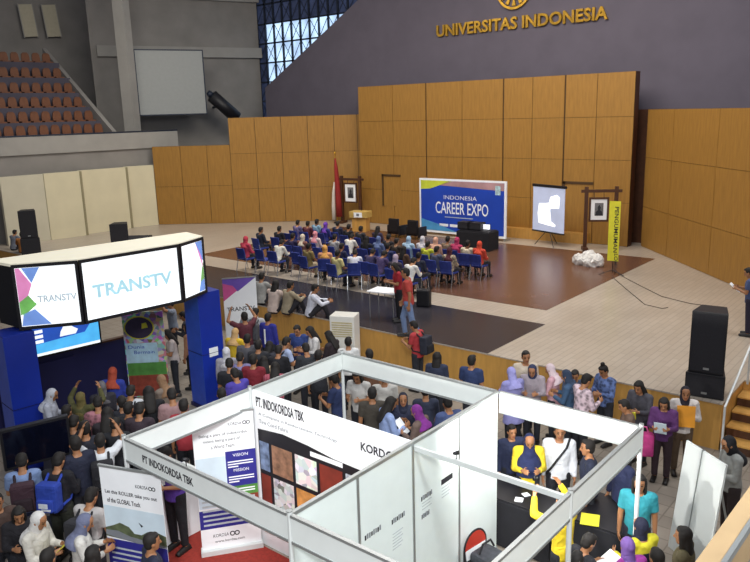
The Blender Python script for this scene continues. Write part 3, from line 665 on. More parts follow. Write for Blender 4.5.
b.rings([[(cxx+rr*math.cos(q*math.pi/12), yy, czz+rr*.8*math.sin(q*math.pi/12)) for q in range(24)] for rr, yy in ((.34*W, 0), (.34*W, -.02))]); b.build('dark_disc', mat('plum_print', '#3b3049', .6, noise=.2), t)
b = MB()
for i in range(24):
    a, c = 2*math.pi*i/24, 2*math.pi*(i+1)/24
    b.prism([(cxx+.37*W*k*math.cos(q), 0, czz+.3*W*k*math.sin(q)) for q, k in ((a, 1), (c, 1), (c, .9), (a, .9))], .012, 0, Vector((0, -1, 0)))
b.build('yellow_rim', M['yellow_print'], t)
patch(t, 'yellow_patch', [(cxx+.06, czz-.02), (cxx+.2, czz), (cxx+.17, czz+.12), (cxx+.07, czz+.1)], M['yellow_print'], -.02, .003)
MB().box((.02, .03, 0), (.06, .3, .04)).box((W-.06, .03, 0), (W-.02, .3, .04)).box((.02, .03, 0), (.06, .06, hh*.9)).box((W-.06, .03, 0), (W-.02, .06, hh*.9)).build('stand', M['black'], t)
# white banner of the broadcaster in front of the stage
q0, q1 = at(222, 279.5, 2.05), at(255.5, 277, 2.05)
t, W = rollup((q0.x, q0.y, 0), (q1.x, q1.y, 0), 2.05, 'white roll-up banner with pink and violet corner, before the stage front'); TT = 2.05
patch(t, 'violet_print', [(0, TT), (W, TT), (W*.45, TT-.36), (0, TT-.3)], M['purple_print'], 0, .002); patch(t, 'pink_print', [(0, TT-.12), (W*.3, TT-.2), (W*.42, TT-.34), (0, TT-.62)], M['pink_print'], -.002, .002)
lettering('TRANSTV', t, W*.08, TT-.92, W*.84, .12, M['ink'], 0, .003, .01)
patch(t, 'grey_print', [(W*.3, TT-1.5), (W*.5, TT-1.1), (W*.62, TT-1.08), (W*.45, TT-1.5)], M['greyink'], 0, .002); patch(t, 'navy_corner', [(W*.55, .1), (W, .1), (W, .5)], M['navy_print'], 0, .002)
# large black display seen from behind, lower left
q0, q1 = at(5, 472, 1.15), at(73, 454, 1.15); MM, W = frame((q0.x, q0.y, 0), (q1.x, q1.y, 0)); zt = hz(415, q1)
t = empty('black_display', MM, 'large black display on a stand among the crowd, lower left', 'display')
MB().box((0, 0, 1.15), (W, .09, zt)).build('housing', M['black'], t, bevel=.012); MB().box((.04, -.006, 1.2), (W-.04, 0, zt-.05)).build('screen_glass', mat('black_glass', '#0c0e1c', .12, noise=.1), t)
MB().tube((W*.3, .06, 0), (W*.3, .06, 1.16), .03).tube((W*.7, .06, 0), (W*.7, .06, 1.16), .03).build('stand', M['black'], t); MB().box((W*.15, -.25, 0), (W*.85, .35, .04)).build('stand_foot', M['black'], t)
# blue upright edge wall at the far left
q0 = at(2, 420, 1.0)
# ================================================================== floor standing air conditioner
q = at(347, 384, 0); MM = rotz(24, q); zt = hz(314, q)
t = empty('air_conditioner', MM, 'white floor-standing air conditioner against the stage front', 'air conditioner')
MB().box((-.3, -.22, .02), (.3, .22, zt)).build('cabinet', M['ac'], t, bevel=.015); MB().box((-.25, -.228, zt-.5), (.25, -.215, zt-.14)).build('air_outlet', M['ac_grille'], t)
for i in range(6): MB().box((-.25, -.235, zt-.47+i*.055), (.25, -.226, zt-.455+i*.055)).build('louvre', M['ac'], t)
MB().box((-.25, -.228, .15), (.25, -.215, .6)).build('intake_grille', M['ac_grille'], t); MB().box((-.28, -.2, 0), (.28, .2, .03)).build('plinth', M['black'], t)
# ================================================================== on the stage
def speaker_box(parent, name, w_, d_, z0, z1, horn=True):
    o = MB().rings([[(-w_/2, -d_/2, z), (w_/2, -d_/2, z), (w_/2*.72, d_/2, z), (-w_/2*.72, d_/2, z)] for z in (z0, z1)]).build(name, M['black'], parent, bevel=.012)
    MB().box((-w_/2+.03, -d_/2-.012, z0+.04), (w_/2-.03, -d_/2+.001, z1-.04)).build('grille', M['black_grille'], o)
    MB().box((-.05, -d_/2-.02, z0+.08), (.05, -d_/2-.011, z0+.12)).build('badge', M['alu'], o)
    return o
def stack(P, rot, w_, d_, zm, zt, label):
    t = empty('loudspeaker', rotz(rot, (P.x, P.y, P.z+.0)), label, 'loudspeaker')
    speaker_box(t, 'subwoofer', w_*1.12, d_*1.1, 0, zm); speaker_box(t, 'top_cabinet', w_, d_, zm+.004, zt); return t
q = at(702, 400, ST)+Vector((-.05, .42, 0)); zm, zt = hz(371, q)-ST+.03, hz(309, q)-ST
stack(Vector((q.x, q.y, ST)), 8, .62, .55, zm, zt, 'tall black loudspeaker stack at the right front stage edge')
q = at(33, 257, ST); stack(q, 60, .66, .6, .82, hz(210, q)-ST, 'tall black loudspeaker stack before the cream wall, far left')
q = at(122, 248, ST); t = empty('loudspeaker', rotz(50, q), 'single black loudspeaker box on the pale floor, left', 'loudspeaker'); speaker_box(t, 'cabinet', .75, .7, 0, hz(223, q)-ST)
q = at(140, 243, ST); t = empty('floor_monitor', rotz(40, q), 'low dark wedge monitor beside the single loudspeaker box', 'monitor')
MB().rings([[(x, -.3, 0), (x, .3, 0), (x, .25, .32), (x, 0, .34)] for x in (-.5, .5)]).build('cabinet', M['black'], t); MB().box((-.45, -.2, .1), (.45, -.17, .14)).build('grille', M['black_grille'], t)
# conference backdrop
q0, q1 = at(420, 233.5, ST), at(504, 239, ST); zb_ = ST+.12; zt = hz(178, q0)
q1 = on_plane(506, 210, (q0.x, q0.y), (q0.x+1, q0.y+.01)); MM, W = frame((q0.x, q0.y, 0), (q1.x, q1.y, 0)); t = empty('stage_backdrop', MM, 'blue conference backdrop on its frame against the wood wall', 'backdrop')
MB().box((0, 0, zb_), (W, .08, zt)).build('board', M['paper'], t)
B = MB().box((.09, -.008, zb_+.1), (W-.09, 0, zt-.08)).build('blue_print', M['blue_print'], t); u0, u1, v0, v1 = .09, W-.09, zb_+.1, zt-.08
patch(t, 'yellow_green_corner', [(u0, v1), (u0+1.7, v1), (u0+1.0, v1-.2), (u0+.5, v1-.36), (u0, v1-.4)], M['yellowgreen'], -.008, .002)
patch(t, 'pink_corner', [(u0+1.5, v1), (u1, v1), (u1, v1-.32), (u1-.7, v1-.3), (u0+1.6, v1-.22), (u0+1.0, v1-.2)], mat('mauve_print', '#b08a8c', .6, noise=.25, nscale=1.5), -.008, .002)
patch(t, 'cyan_sweep', [(u0, v0), (u0+1.9, v0), (u0+.9, v0+.3), (u0, v0+.5)], mat('cyan_sweep_print', '#4b93c4', .6, noise=.2, nscale=2), -.008, .002)
slab(t, 'sponsor_badge', u1-.42, v1-.5, u1-.17, v1-.12, mat('badge_print', '#a8c3c9', .6, noise=.4, nscale=9), -.01, .002)
lettering('INDONESIA', t, W*.3, v0+1.42, W*.38, .17, M['paper'], -.008, .003, -.01)
lettering('CAREER EXPO', t, W*.2, v0+.78, W*.61, .52, M['paper'], -.008, .003, .006)
slab(t, 'subtitle_line', W*.31, v0+.62, W*.64, v0+.655, M['paleink'], -.008, .002)
for u in (.245, .37, .5, .63): slab(t, 'white_label', W*u, v0+.21, W*(u+.105), v0+.33, M['paper'], -.008, .002)
for u in (.05, W-.1): MB().box((u, .02, ST), (u+.05, .07, zt)).box((u, .0, ST), (u+.05, .5, ST+.04)).build('support', M['alu'], t)
# lectern
q = at(361, 231, ST); t = empty('lectern', rotz(15, q), 'wooden lectern with white front sign, left of the stage backdrop', 'lectern')
zt = hz(210, q)-ST
MB().rings([[(-.36, -.2, z), (.36, -.2, z), (.36, .25, z), (-.36, .25, z)] for z in (0, zt*.66)]).build('pedestal', M['wood_front'], t)
MB().rings([[(-.45, -.3+dy, z), (.45, -.3+dy, z), (.45, .3, z), (-.45, .3, z)] for z, dy in ((zt*.66, .05), (zt*.95, 0))]).build('desk', mat('pale_wood', '#cfae62', .45, noise=.08), t)
slab(t, 'white_sign', -.2, zt*.69, .22, zt*.92, M['paper'], -.3, .02); slab(t, 'sign_emblem', -.06, zt*.75, .08, zt*.87, M['greyink'], -.32, .003)
MB().path([(0, .1, zt*.95), (0, .12, zt*1.08), (0, 0, zt*1.14)], .012).build('microphone', M['black'], t)
# framed portraits hung in dark gallows stands
def portrait(pl, pr, ytop, fx0, fx1, fy0, fy1, label, lab2):
    P = at(*pl, ST); Q = at(*pr, ST); Q = P+(Q-P); MM, W = frame(P, (Q.x, Q.y, P.z)); zt = hz(ytop, P)-ST
    t = empty('portrait_stand', MM, label, 'stand'); post_ = MB()
    for u in (0, W): MB().box((u-.065, -.065, 0), (u+.065, .065, zt+.16)).build('upright', M['wood_side'], t); MB().box((u-.1, -.28, 0), (u+.1, .28, .12)).build('foot', M['wood_side'], t)
    MB().box((-.2, -.05, zt-.06), (W+.2, .05, zt+.05)).build('crossbeam', M['wood_side'], t)
    p0 = on_plane(fx0, fy1, P, Q); p1 = on_plane(fx1, fy1, P, Q); z1 = on_plane(fx0, fy0, P, Q).z
    fm, w_ = frame((p0.x, p0.y, p0.z), (p1.x, p1.y, p0.z)); h_ = z1-p0.z; fm = fm @ Matrix.Translation((0, -.1, 0))
    f = empty('portrait_picture', fm, lab2, 'picture')
    MB().box((0, 0, 0), (w_, .03, h_)).build('mount', M['paper'], f); MB().box((-.07, -.02, -.07), (0, .05, h_+.07)).box((w_, -.02, -.07), (w_+.07, .05, h_+.07)).box((0, -.02, -.07), (w_, .05, 0)).box((0, -.02, h_), (w_, .05, h_+.07)).build('picture_frame', M['wood_side'], f)
    slab(f, 'photograph', w_*.24, h_*.2, w_*.78, h_*.82, mat('grey_photo', '#6b6a6c', .5, noise=.3, nscale=4), 0, .004)
    patch(f, 'figure_print', [(w_*.28, h_*.2), (w_*.75, h_*.2), (w_*.7, h_*.4), (w_*.58, h_*.48), (w_*.62, h_*.6), (w_*.52, h_*.74), (w_*.42, h_*.6), (w_*.45, h_*.48), (w_*.33, h_*.4)], M['ink'], -.004, .002)
    MB().tube((w_*.2, .03, h_+.05), (w_*.2, .1, zt+ST-p0.z-.02), .012).tube((w_*.8, .03, h_+.05), (w_*.8, .1, zt+ST-p0.z-.02), .012).build('hanging_cord', M['black'], f)
portrait((584.5, 250), (614, 250), 191, 590, 606, 199, 219.5, 'dark wooden hanging stand near the yellow banner', 'framed portrait hanging in the dark stand near the yellow banner')
portrait((343, 223), (361, 224), 179, 346.5, 357, 184, 201, 'dark wooden hanging stand beside the flagpole', 'framed portrait hanging in the dark stand beside the flagpole')
# flag
q = at(337.5, 223, ST); t = empty('flag_on_pole', Matrix.Translation(q), 'furled red and white flag on a pole by the lectern', 'flag'); zt = hz(154, q)-ST
MB().tube((0, 0, .05), (0, 0, zt), .03).build('pole', M['gold'], t); MB().ball((0, 0, zt+.05), (.06, .06, .08)).build('finial', M['gold'], t); MB().tube((0, 0, 0), (0, 0, .08), .2, .15, 16).build('foot', M['black'], t)
def drape(pts): return [[(cx+rr*(1+.25*math.cos(6*a))*math.cos(2*math.pi*a/24), cy+rr*(1+.25*math.cos(6*a))*math.sin(2*math.pi*a/24), z) for a in range(24)] for cx, cy, z, rr in pts]
MB().rings(drape([(0, 0, zt*.94, .03), (.03, 0, zt*.8, .09), (.06, 0, zt*.6, .12), (.1, 0, zt*.35, .14), (.12, 0, zt*.1, .15)])).build('red_cloth', M['flag_red'], t, True)
MB().rings(drape([(-.05, -.05, zt*.6, .04), (-.12, -.08, zt*.45, .08), (-.15, -.1, zt*.25, .09), (-.15, -.1, zt*.05, .1)])).build('white_cloth', M['flag_white'], t, True)
# free standing projection screen
q0, q1 = on_plane(532.5, 229, (0, 27.1), (1, 27.1)), on_plane(563.5, 234, (0, 27.1), (1, 27.1))
zt = on_plane(532.5, 186, (0, 27.1), (1, 27.1)).z; q1 = at(563.5, 234, q0.z)
MM, W = frame(q0, q1); hh = zt-q0.z; t = empty('tripod_screen', MM, 'lit white projection screen on a tripod before the back wall', 'screen')
MB().box((0, 0, 0), (W, .03, hh)).build('screen_cloth', M['screen_lit'], t); MB().box((-.04, -.02, hh), (W+.04, .08, hh+.1)).box((-.02, -.01, -.06), (W+.02, .04, 0)).build('roller', M['black'], t)  # cloth and picture glow in place of the projector's light
patch(t, 'projected_picture', [(W*.2, .3), (W*.72, .22), (W*.75, .3), (W*.6, .42), (W*.56, .9), (W*.62, .95), (W*.84, .97), (W*.86, 1.4), (W*.76, 1.5), (W*.56, 1.4), (W*.52, 1.16), (W*.2, 1.1), (W*.16, .7)], M['screen_hot'], 0, .003)
b = MB(); g = -q0.z+ST
b.tube((W/2, .06, g+.5), (W/2, .06, hh), .02); 
for a in (90, 210, 330): b.tube((W/2, .06, g+.7), (W/2+.6*math.cos(math.radians(a)), .06+.5*math.sin(math.radians(a)), g), .015)
b.build('tripod', M['black'], t)
# yellow banner
q0, q1 = at(606.5, 274, ST), at(617.5, 275, ST); q1.z = q0.z; z0 = hz(259, q0)-ST
MM, W = frame(q0, q1); hh = hz(201, q0)-ST; t = empty('yellow_banner', MM, 'tall narrow yellow banner with dark vertical lettering on stage', 'banner')
MB().box((0, 0, z0-.05), (W, .01, hh)).build('sheet', M['yellow_print'], t)
lo = lettering('PENGUMUMAN', t, 0, 0, 1.5, .13, M['ink'], -.0, .003, .006); lo.matrix_local = Matrix.Translation((W*.5, -.003, hh-.18)) @ Matrix.Rotation(math.radians(90), 4, 'Y')
lo = lettering('LOMBA', t, 0, 0, .62, .12, M['ink'], -.0, .003, .006); lo.matrix_local = Matrix.Translation((W*.62, -.003, hh-1.72)) @ Matrix.Rotation(math.radians(90), 4, 'Y')
MB().tube((W/2, .03, .05), (W/2, .03, hh), .014).tube((0, .03, hh-.02), (W, .03, hh-.02), .01).build('pole', M['black'], t)
MB().tube((W/2, .03, .15), (W/2-.4, -.2, 0), .014).tube((W/2, .03, .15), (W/2+.42, -.1, 0), .014).tube((W/2, .03, .15), (W/2, .45, 0), .014).build('tripod', M['black'], t)
# crumpled white plastic bag
q = at(583, 267, ST); b = MB()
from mathutils import noise as mn
for (cx, cy, r_) in ((-.3, 0, .24), (.02, .08, .3), (.32, -.02, .26), (.12, -.16, .2)): b.ball((cx, cy, r_*.75), (r_*1.1, r_*.9, r_), 30)
b.v = [tuple(Vector(p)*1.0+Vector((0, 0, 1))*.0+mn.noise_vector(Vector(p)*7)*.075+mn.noise_vector(Vector(p)*19)*.03) for p in b.v]
b.v = [(x, y, max(z, .02)) for x, y, z in b.v]
o = b.build('plastic_bag', M['plastic_bag'], None, False, Matrix.Translation(q+Vector((0, .35, 0)))); tag(o, 'crumpled white plastic bag lying on the brown floor', 'bag')
bmin = min(v.co.z for v in o.data.vertices); o.location.z -= bmin
# two black armchairs and a black draped table
def armchair(P, rot, label):
    t = empty('armchair', rotz(rot, P) @ Matrix.Diagonal((.62, .7, .82, 1)), label, 'armchair', 'black armchairs by the lectern')
    MB().box((-.42, -.4, .2), (.42, .35, .48)).build('seat', M['leather'], t, bevel=.05); MB().box((-.42, .25, .3), (.42, .45, 1.05)).build('backrest', M['leather'], t, bevel=.06)
    for s in (-1, 1): MB().box((s*.5-.09, -.4, .15), (s*.5+.09, .4, .68)).build('armrest', M['leather'], t, bevel=.04)
    for sx in (-1, 1):
        for sy in (-1, 1): MB().tube((sx*.4, sy*.32, 0), (sx*.4, sy*.32, .2), .03).build('leg', M['black'], t)
armchair(at(397.5, 237, ST), 180, 'left black armchair between the lectern and the stage backdrop'); armchair(at(416.5, 239, ST), 180, 'right black armchair, next to the stage backdrop')
q0, q1 = at(458, 249, ST), at(488, 252, ST); q1.z = q0.z; MM, W = frame(q0, q1)
t = empty('draped_table', MM, 'black draped table in front of the stage backdrop', 'table')
MB().rings([[(-.05, -.05, z), (W+.05, -.05, z), (W+.05, .8, z), (-.05, .8, z)] for z in (0, .74)]).build('table_cloth', M['blackcloth'], t, bevel=.02); MB().box((0, 0, .742), (W, .75, .77)).build('tabletop', M['black'], t)
MTAB = MM
lt = empty('laptop', MM @ Matrix.Translation((W*.78, .3, .772)), 'open laptop with bright screen on the black draped table', 'laptop')
MB().box((-.17, -.12, 0), (.17, .12, .02)).build('keyboard', M['black'], lt); MB().box((-.17, .12, .02), (.17, .14, .25)).build('lid', M['black'], lt); slab(lt, 'display', -.15, .04, .15, .235, M['screen_hot'], .12, .003)
for k, u in enumerate((.12, .45)):
    bx_ = empty('equipment_case', MM @ Matrix.Translation((W*u, .4, .772)), 'black equipment case on the draped table, %s' % ('left end' if k == 0 else 'middle'), 'case')
    MB().box((-.3, -.22, 0), (.3, .22, .3)).build('case_body', M['black'], bx_, bevel=.02); MB().box((-.28, -.228, .05), (.28, -.215, .25)).build('front_grille', M['black_grille'], bx_)
# white pamphlet table beside the woman in red
q = at(385.5, 290, ST+.75); t = empty('small_table', rotz(10, (q.x, q.y, ST)), 'small white table beside the woman in red on stage', 'table')
MB().box((-.42, -.3, .72), (.42, .3, .75)).build('tabletop', M['paper'], t, bevel=.006)
for sx in (-1, 1):
    for sy in (-1, 1): MB().tube((sx*.36, sy*.24, 0), (sx*.36, sy*.24, .72), .016).build('leg', M['chrome'], t)
# cables on the stage floor
def cable(px, label):
    P = [at(x, y, ST)+Vector((0, 0, .016)) for x, y in px]; Q = []
    for i in range(len(P)-1):
        for s in range(6): Q.append(P[i].lerp(P[i+1], s/6))
    b = MB().path(Q+[P[-1]], .009, 6); o = b.build('floor_cable', M['cable']); tag(o, label, 'cable')
cable([(619, 275), (640, 286), (662, 297), (690, 304), (712, 307), (728, 312)], 'dark cable running from the yellow banner towards the stack')
cable([(612, 277), (628, 291), (645, 305), (662, 309), (668, 308)], 'short curling dark cable on the pale stage tiles')
# white handrail bar at the stair
r0, r1 = at(730, 372, 1.9), at(752, 397, 1.75)
b = MB(); b.path([(XS+.12, FY+1.3, ST), (XS+.12, FY+1.3, 1.75), (XS+.12, FY-.3, 1.0), (XS+.12, FY-.3, .0)], .022); o = b.build('handrail', M['alu_white']); tag(o, 'pale metal handrail beside the wooden stage stairs', 'handrail')
# red folding chair and the dark tables in the right booth
q = at(468, 533, .84); MM = rotz(262, (q.x+.05, q.y+.1, 0)); t = empty('folding_chair', MM, 'folding chair with red and white back against the partition', 'chair')
MB().rings([[(.21*math.cos(a), -.012, .62+.22*math.sin(a)) for a in [math.pi*i/10 for i in range(11)]], [(.21*math.cos(a), .012, .62+.22*math.sin(a)) for a in [math.pi*i/10 for i in range(11)]]]).build('backrest', M['red_paint'], t)
MB().box((-.2, -.014, .47), (.2, .014, .625)).build('backrest_band', M['paper'], t); MB().box((-.21, .0, .43), (.21, .4, .46)).build('seat', M['black'], t, bevel=.008)
MB().path([(-.225, 0, .45)]+[(.225*math.cos(math.pi*(1-i/12)), 0, .62+.235*math.sin(math.pi*i/12)) for i in range(13)]+[(.225, 0, .45)], .013).build('back_frame', M['black'], t)
for s in (-1, 1): MB().path([(s*.22, .38, 0), (s*.22, .02, .5), (s*.22, 0, .64)], .012).build('leg', M['black'], t); MB().path([(s*.2, -.18, 0), (s*.2, .3, .44)], .012).build('leg', M['black'], t)
bg_ = empty('shoulder_bag', MM @ Matrix.Translation((.0, .2, .465)), 'dark bag lying on the seat of the folding chair', 'bag')
MB().box((-.19, -.16, 0), (.17, .16, .15)).build('bag_body', mat('charcoal_bag', '#3b3e44', .8, noise=.3, nscale=14), bg_, bevel=.05); MB().path([(-.15, 0, .18), (-.08, 0, .3), (.08, 0, .3), (.15, 0, .18)], .015).build('handle', M['black'], bg_)
def dtable(x0, y0, x1, y1, label, ang=0):
    P = Vector(((x0+x1)/2, (y0+y1)/2, 0)); t = empty('display_table', rotz(ang, P), label, 'table'); a, c = (x1-x0)/2, (y1-y0)/2
    MB().rings([[(-a*k, -c*k, z), (a*k, -c*k, z), (a*k, c*k, z), (-a*k, c*k, z)] for z, k in ((.02, 1.03), (.745, 1))]).build('table_cloth', M['blackcloth'], t, bevel=.012); MB().box((-a+.02, -c+.02, .746), (a-.02, c-.02, .77)).build('tabletop', M['black'], t, bevel=.005); return t
q = at(532, 497, .77); dtable(q.x-.75, q.y-.35, q.x+.45, q.y+.35, 'black covered table behind the white beam, by yellow jackets'); TB1 = q
q = at(612, 512, .77); dtable(q.x-.45, q.y-.5, q.x+.4, q.y+.45, 'black covered table in front of the woman in teal'); TB2 = q
def sheet(loc, rot, tilt, label, name='paper_sheet', col='paper', w_=.21, h_=.3, cat='paper', t_=.004, group=None):
    o = MB().box((-w_/2, -t_/2, -h_/2), (w_/2, t_/2, h_/2)).build(name, M[col] if isinstance(col, str) else col, None)
    o.matrix_world = Matrix.Translation(Vector(loc)) @ Matrix.Rotation(math.radians(rot), 4, 'Z') @ Matrix.Rotation(math.radians(tilt), 4, 'X'); return tag(o, label, cat, group)
q = at(590, 519, .785); sheet((q.x, q.y, .776), 20, 90, 'bright yellow leaflet on the black table before the teal woman', 'leaflet', 'yellow_print', .25, .3, t_=.008)
q = at(519, 499, .785); sheet((q.x, q.y, .776), 20, 90, 'small white card on the black table behind the beam', 'card', 'paper', .12, .12, t_=.008)
q = at(526, 494, .785); sheet((q.x, q.y, .776), 60, 90, 'smaller white card further back on the black table', 'card', 'paper', .1, .1, t_=.008)
# ================================================================== people
SKINM = mat('skin', '#ffffff', .55)
def tint_skin(m):
    nt = m.node_tree; b = nt.nodes['Principled BSDF']; oi = nt.nodes.new('ShaderNodeAttribute'); oi.attribute_type = 'OBJECT'; oi.attribute_name = 'skin'
    for l in list(nt.links):
        if l.to_socket == b.inputs['Base Color']: nt.links.remove(l)
    nt.links.new(oi.outputs['Color'], b.inputs['Base Color'])
tint_skin(SKINM)
M['eye'] = mat('dark_eye', '#1c1311', .3); M['lip'] = mat('lip', '#8a4a3f', .5); M['hair'] = mat('black_hair', '#17120f', .75, noise=.3, nscale=25, stretch=(1, 1, .3))
M['shoe'] = mat('dark_shoe', '#1d1a19', .5, noise=.1)
def refine(b, voxel, sm=3, name='m'):
    me = bpy.data.meshes.new(name); me.from_pydata(b.v, [], b.f)
    q = bmesh.new(); q.from_mesh(me); bmesh.ops.recalc_face_normals(q, faces=q.faces); q.to_mesh(me); q.free()
    o = bpy.data.objects.new(name, me); COL.objects.link(o)
    r = o.modifiers.new('r', 'REMESH'); r.mode = 'VOXEL'; r.voxel_size = voxel; r.use_smooth_shade = True
    s = o.modifiers.new('s', 'SMOOTH'); s.factor = .5; s.iterations = sm
    out = bpy.data.meshes.new_from_object(o.evaluated_get(bpy.context.evaluated_depsgraph_get()))
    bpy.data.objects.remove(o); bpy.data.meshes.remove(me)
    out.polygons.foreach_set('use_smooth', [True]*len(out.polygons)); out.name = name; return out
V = Vector
# per pose: hip height, torso lean, head tilt, arm directions (upper, fore) and leg directions (thigh, shin); x mirrored by side
POSES = {
 'stand': dict(h=.93, lean=.03, head=.05, up=(.14, .03, -1), fo=(.05, .22, -1), th=(.03, .0, -1), sh=(.0, -.03, -1)),
 'hold':  dict(h=.93, lean=.06, head=.42, up=(.16, .22, -1), fo=(-.42, .95, .28), th=(.04, .0, -1), sh=(.0, -.03, -1)),
 'cross': dict(h=.93, lean=.03, head=.12, up=(.24, .22, -1), fo=(-.85, .55, .32), th=(.03, .0, -1), sh=(.0, -.03, -1)),
 'raise': dict(h=.93, lean=.02, head=.0, up=(.5, .62, .32), fo=(-.42, .35, .9), th=(.05, .0, -1), sh=(.0, -.03, -1)),
 'walk':  dict(h=.915, lean=.05, head=.1, up=(.14, .22, -1), fo=(.0, .4, -1), th=(.03, .36, -1), sh=(.0, -.12, -1), up2=(.14, -.3, -1), fo2=(.05, .1, -1), th2=(.03, -.22, -1), sh2=(.0, -.5, -1)),
 'lean':  dict(h=.92, lean=.62, head=.35, up=(.12, .45, -.9), fo=(.02, .5, -.85), th=(.06, .06, -1), sh=(.0, -.12, -1)),
 'sit':   dict(h=.52, lean=.02, head=.18, up=(.16, .28, -1), fo=(-.28, .95, -.12), th=(.1, 1, .0), sh=(.0, .04, -1)),
 'write': dict(h=.52, lean=.42, head=.5, up=(.18, .5, -.95), fo=(-.42, .9, -.05), th=(.1, 1, .0), sh=(.0, -.12, -1)),
 'floor': dict(h=.13, lean=.22, head=.15, up=(.22, .72, -.7), fo=(-.5, .85, .12), th=(.2, .8, .62), sh=(-.05, .42, -.92)),
}
def joints(pn):
    p = POSES[pn]; J = {}; h = p['h']; L = Matrix.Rotation(-p['lean'], 3, 'X'); P = V((0, -.35*p['lean'] if pn == 'lean' else 0, h)); J['P'] = P; J['L'] = L
    J['neck'] = P+L @ V((0, -.01, .5)); HT = Matrix.Rotation(-(p['lean']*.55+p['head']), 3, 'X'); J['HT'] = HT
    J['head'] = J['neck']+L @ V((0, .012, .03))+HT @ V((0, .012, .115))
    for s, k in ((1, ''), (-1, '2')):
        g = lambda n: V(p.get(n+k, p[n])); f = lambda v: V((v.x*s, v.y, v.z)).normalized()
        sh = P+L @ V((s*.178, -.01, .445)); up, fo = f(g('up')), f(g('fo')); J['sho', s] = sh; J['elb', s] = sh+up*.285; J['wri', s] = J['elb', s]+fo*.25; J['fo', s] = fo
        hp = P+V((s*.088, 0, -.03)); th, sn = f(g('th')), f(g('sh')); J['hip', s] = hp; J['kne', s] = hp+th*.42; J['ank', s] = J['kne', s]+sn*.40
    return J
def ell(P, L, z, rx, ry, yo=0, n=20): return [P+L @ V((rx*math.cos(2*math.pi*i/n), yo+ry*math.sin(2*math.pi*i/n), z)) for i in range(n)]
def hand(b, w, d, s):
    """palm, four unequal bent fingers and a thumb"""
    n = V((-s, -.1, -.3)); n = (n-d*n.dot(d)).normalized(); x = n.cross(d)*s       # n: palm side, x: towards the little finger
    R3 = Matrix((x, n, d)).transposed()
    b.ball(w+d*.045, (.041, .016, .055), 12, 0, R3)
    for k, (u, ln) in enumerate(((-.033, .066), (-.011, .076), (.011, .071), (.033, .056))):
        a = w+d*.082+x*u; d1 = (d+x*u*3.5+n*.35).normalized(); c = a+d1*ln*.55; d2 = (d+n*1.05+x*u*2).normalized()
        b.tube(a-d*.02, c, .0088, .008, 6, ends=True); b.tube(c, c+d2*ln*.5, .008, .0066, 6, ends=True)
    t0 = w+d*.025-x*.03; t1 = t0+(d*.6-x*.75+n*.25).normalized()*.04; b.tube(t0, t1, .0115, .0105, 6, ends=True); b.tube(t1, t1+(d*.9-x*.15+n*.35).normalized()*.032, .0105, .008, 6, ends=True)
TOR = [(-.11, .07, .07, 0), (-.06, .14, .1, -.005), (.03, .147, .1, -.008), (.14, .132, .09, 0), (.27, .15, .1, .004), (.37, .16, .1, 0), (.44, .135, .08, -.008), (.5, .06, .055, -.008)]
CACHE = {}
def body_mesh(pn):
    if ('b', pn) in CACHE: return CACHE['b', pn]
    J = joints(pn); b = MB(); P, L = J['P'], J['L']
    b.rings([ell(P, L, *r) for r in TOR])
    b.tube(P+L @ V((0, -.012, .44)), J['head']-J['HT'] @ V((0, .015, .07)), .056, .05, 14, ends=True)
    hd = J['head']; HT = J['HT']
    b.rings([ell(hd, HT, *r, n=18) for r in ((-.118, .018, .018, .05), (-.108, .036, .034, .042), (-.08, .052, .06, .024), (-.045, .064, .078, .008), (-.005, .071, .088, .002), (.035, .074, .094, -.004), (.07, .068, .086, -.006), (.098, .048, .06, -.007), (.112, .015, .02, -.007))])
    b.tube(hd+HT @ V((0, .086, .012)), hd+HT @ V((0, .104, -.03)), .009, .0155, 8, ends=True)                         # nose
    for s in (1, -1):
        b.ball(hd+HT @ V((s*.076, -.006, -.012)), (.011, .02, .03), 8)                                             # ear
        b.tube(J['sho', s]-L @ V((s*.07, 0, .0)), J['sho', s], .062, .058, 12, ends=True)
        b.tube(J['sho', s], J['elb', s], .05, .04, 12, ends=True); b.tube(J['elb', s], J['wri', s], .04, .026, 12, ends=True); hand(b, J['wri', s], J['fo', s], s)
        b.tube(J['hip', s], J['kne', s], .08, .053, 14, ends=True); b.tube(J['kne', s], J['ank', s], .053, .036, 12, ends=True)
        fy = V((0, 1, 0)); b.tube(J['ank', s]+V((0, -.02, -.045)), J['ank', s]+V((s*.015, .14, -.055)), .036, .027, 10, ends=True)
    me = refine(b, .0095, 2, 'person'); me.materials.append(SKINM); me.materials.append(M['eye']); me.materials.append(M['lip']); me.materials.append(M['hair'])
    T = HT.transposed()
    for f in me.polygons:
        q = T @ (f.center-hd)
        if q.y > .06:
            if abs(abs(q.x)-.031) < .013 and abs(q.z-.004) < .0075: f.material_index = 1
            elif abs(abs(q.x)-.032) < .018 and abs(q.z-.03) < .005: f.material_index = 3
            elif abs(q.x) < .024 and abs(q.z+.062) < .009: f.material_index = 2
    CACHE['b', pn] = me; return me
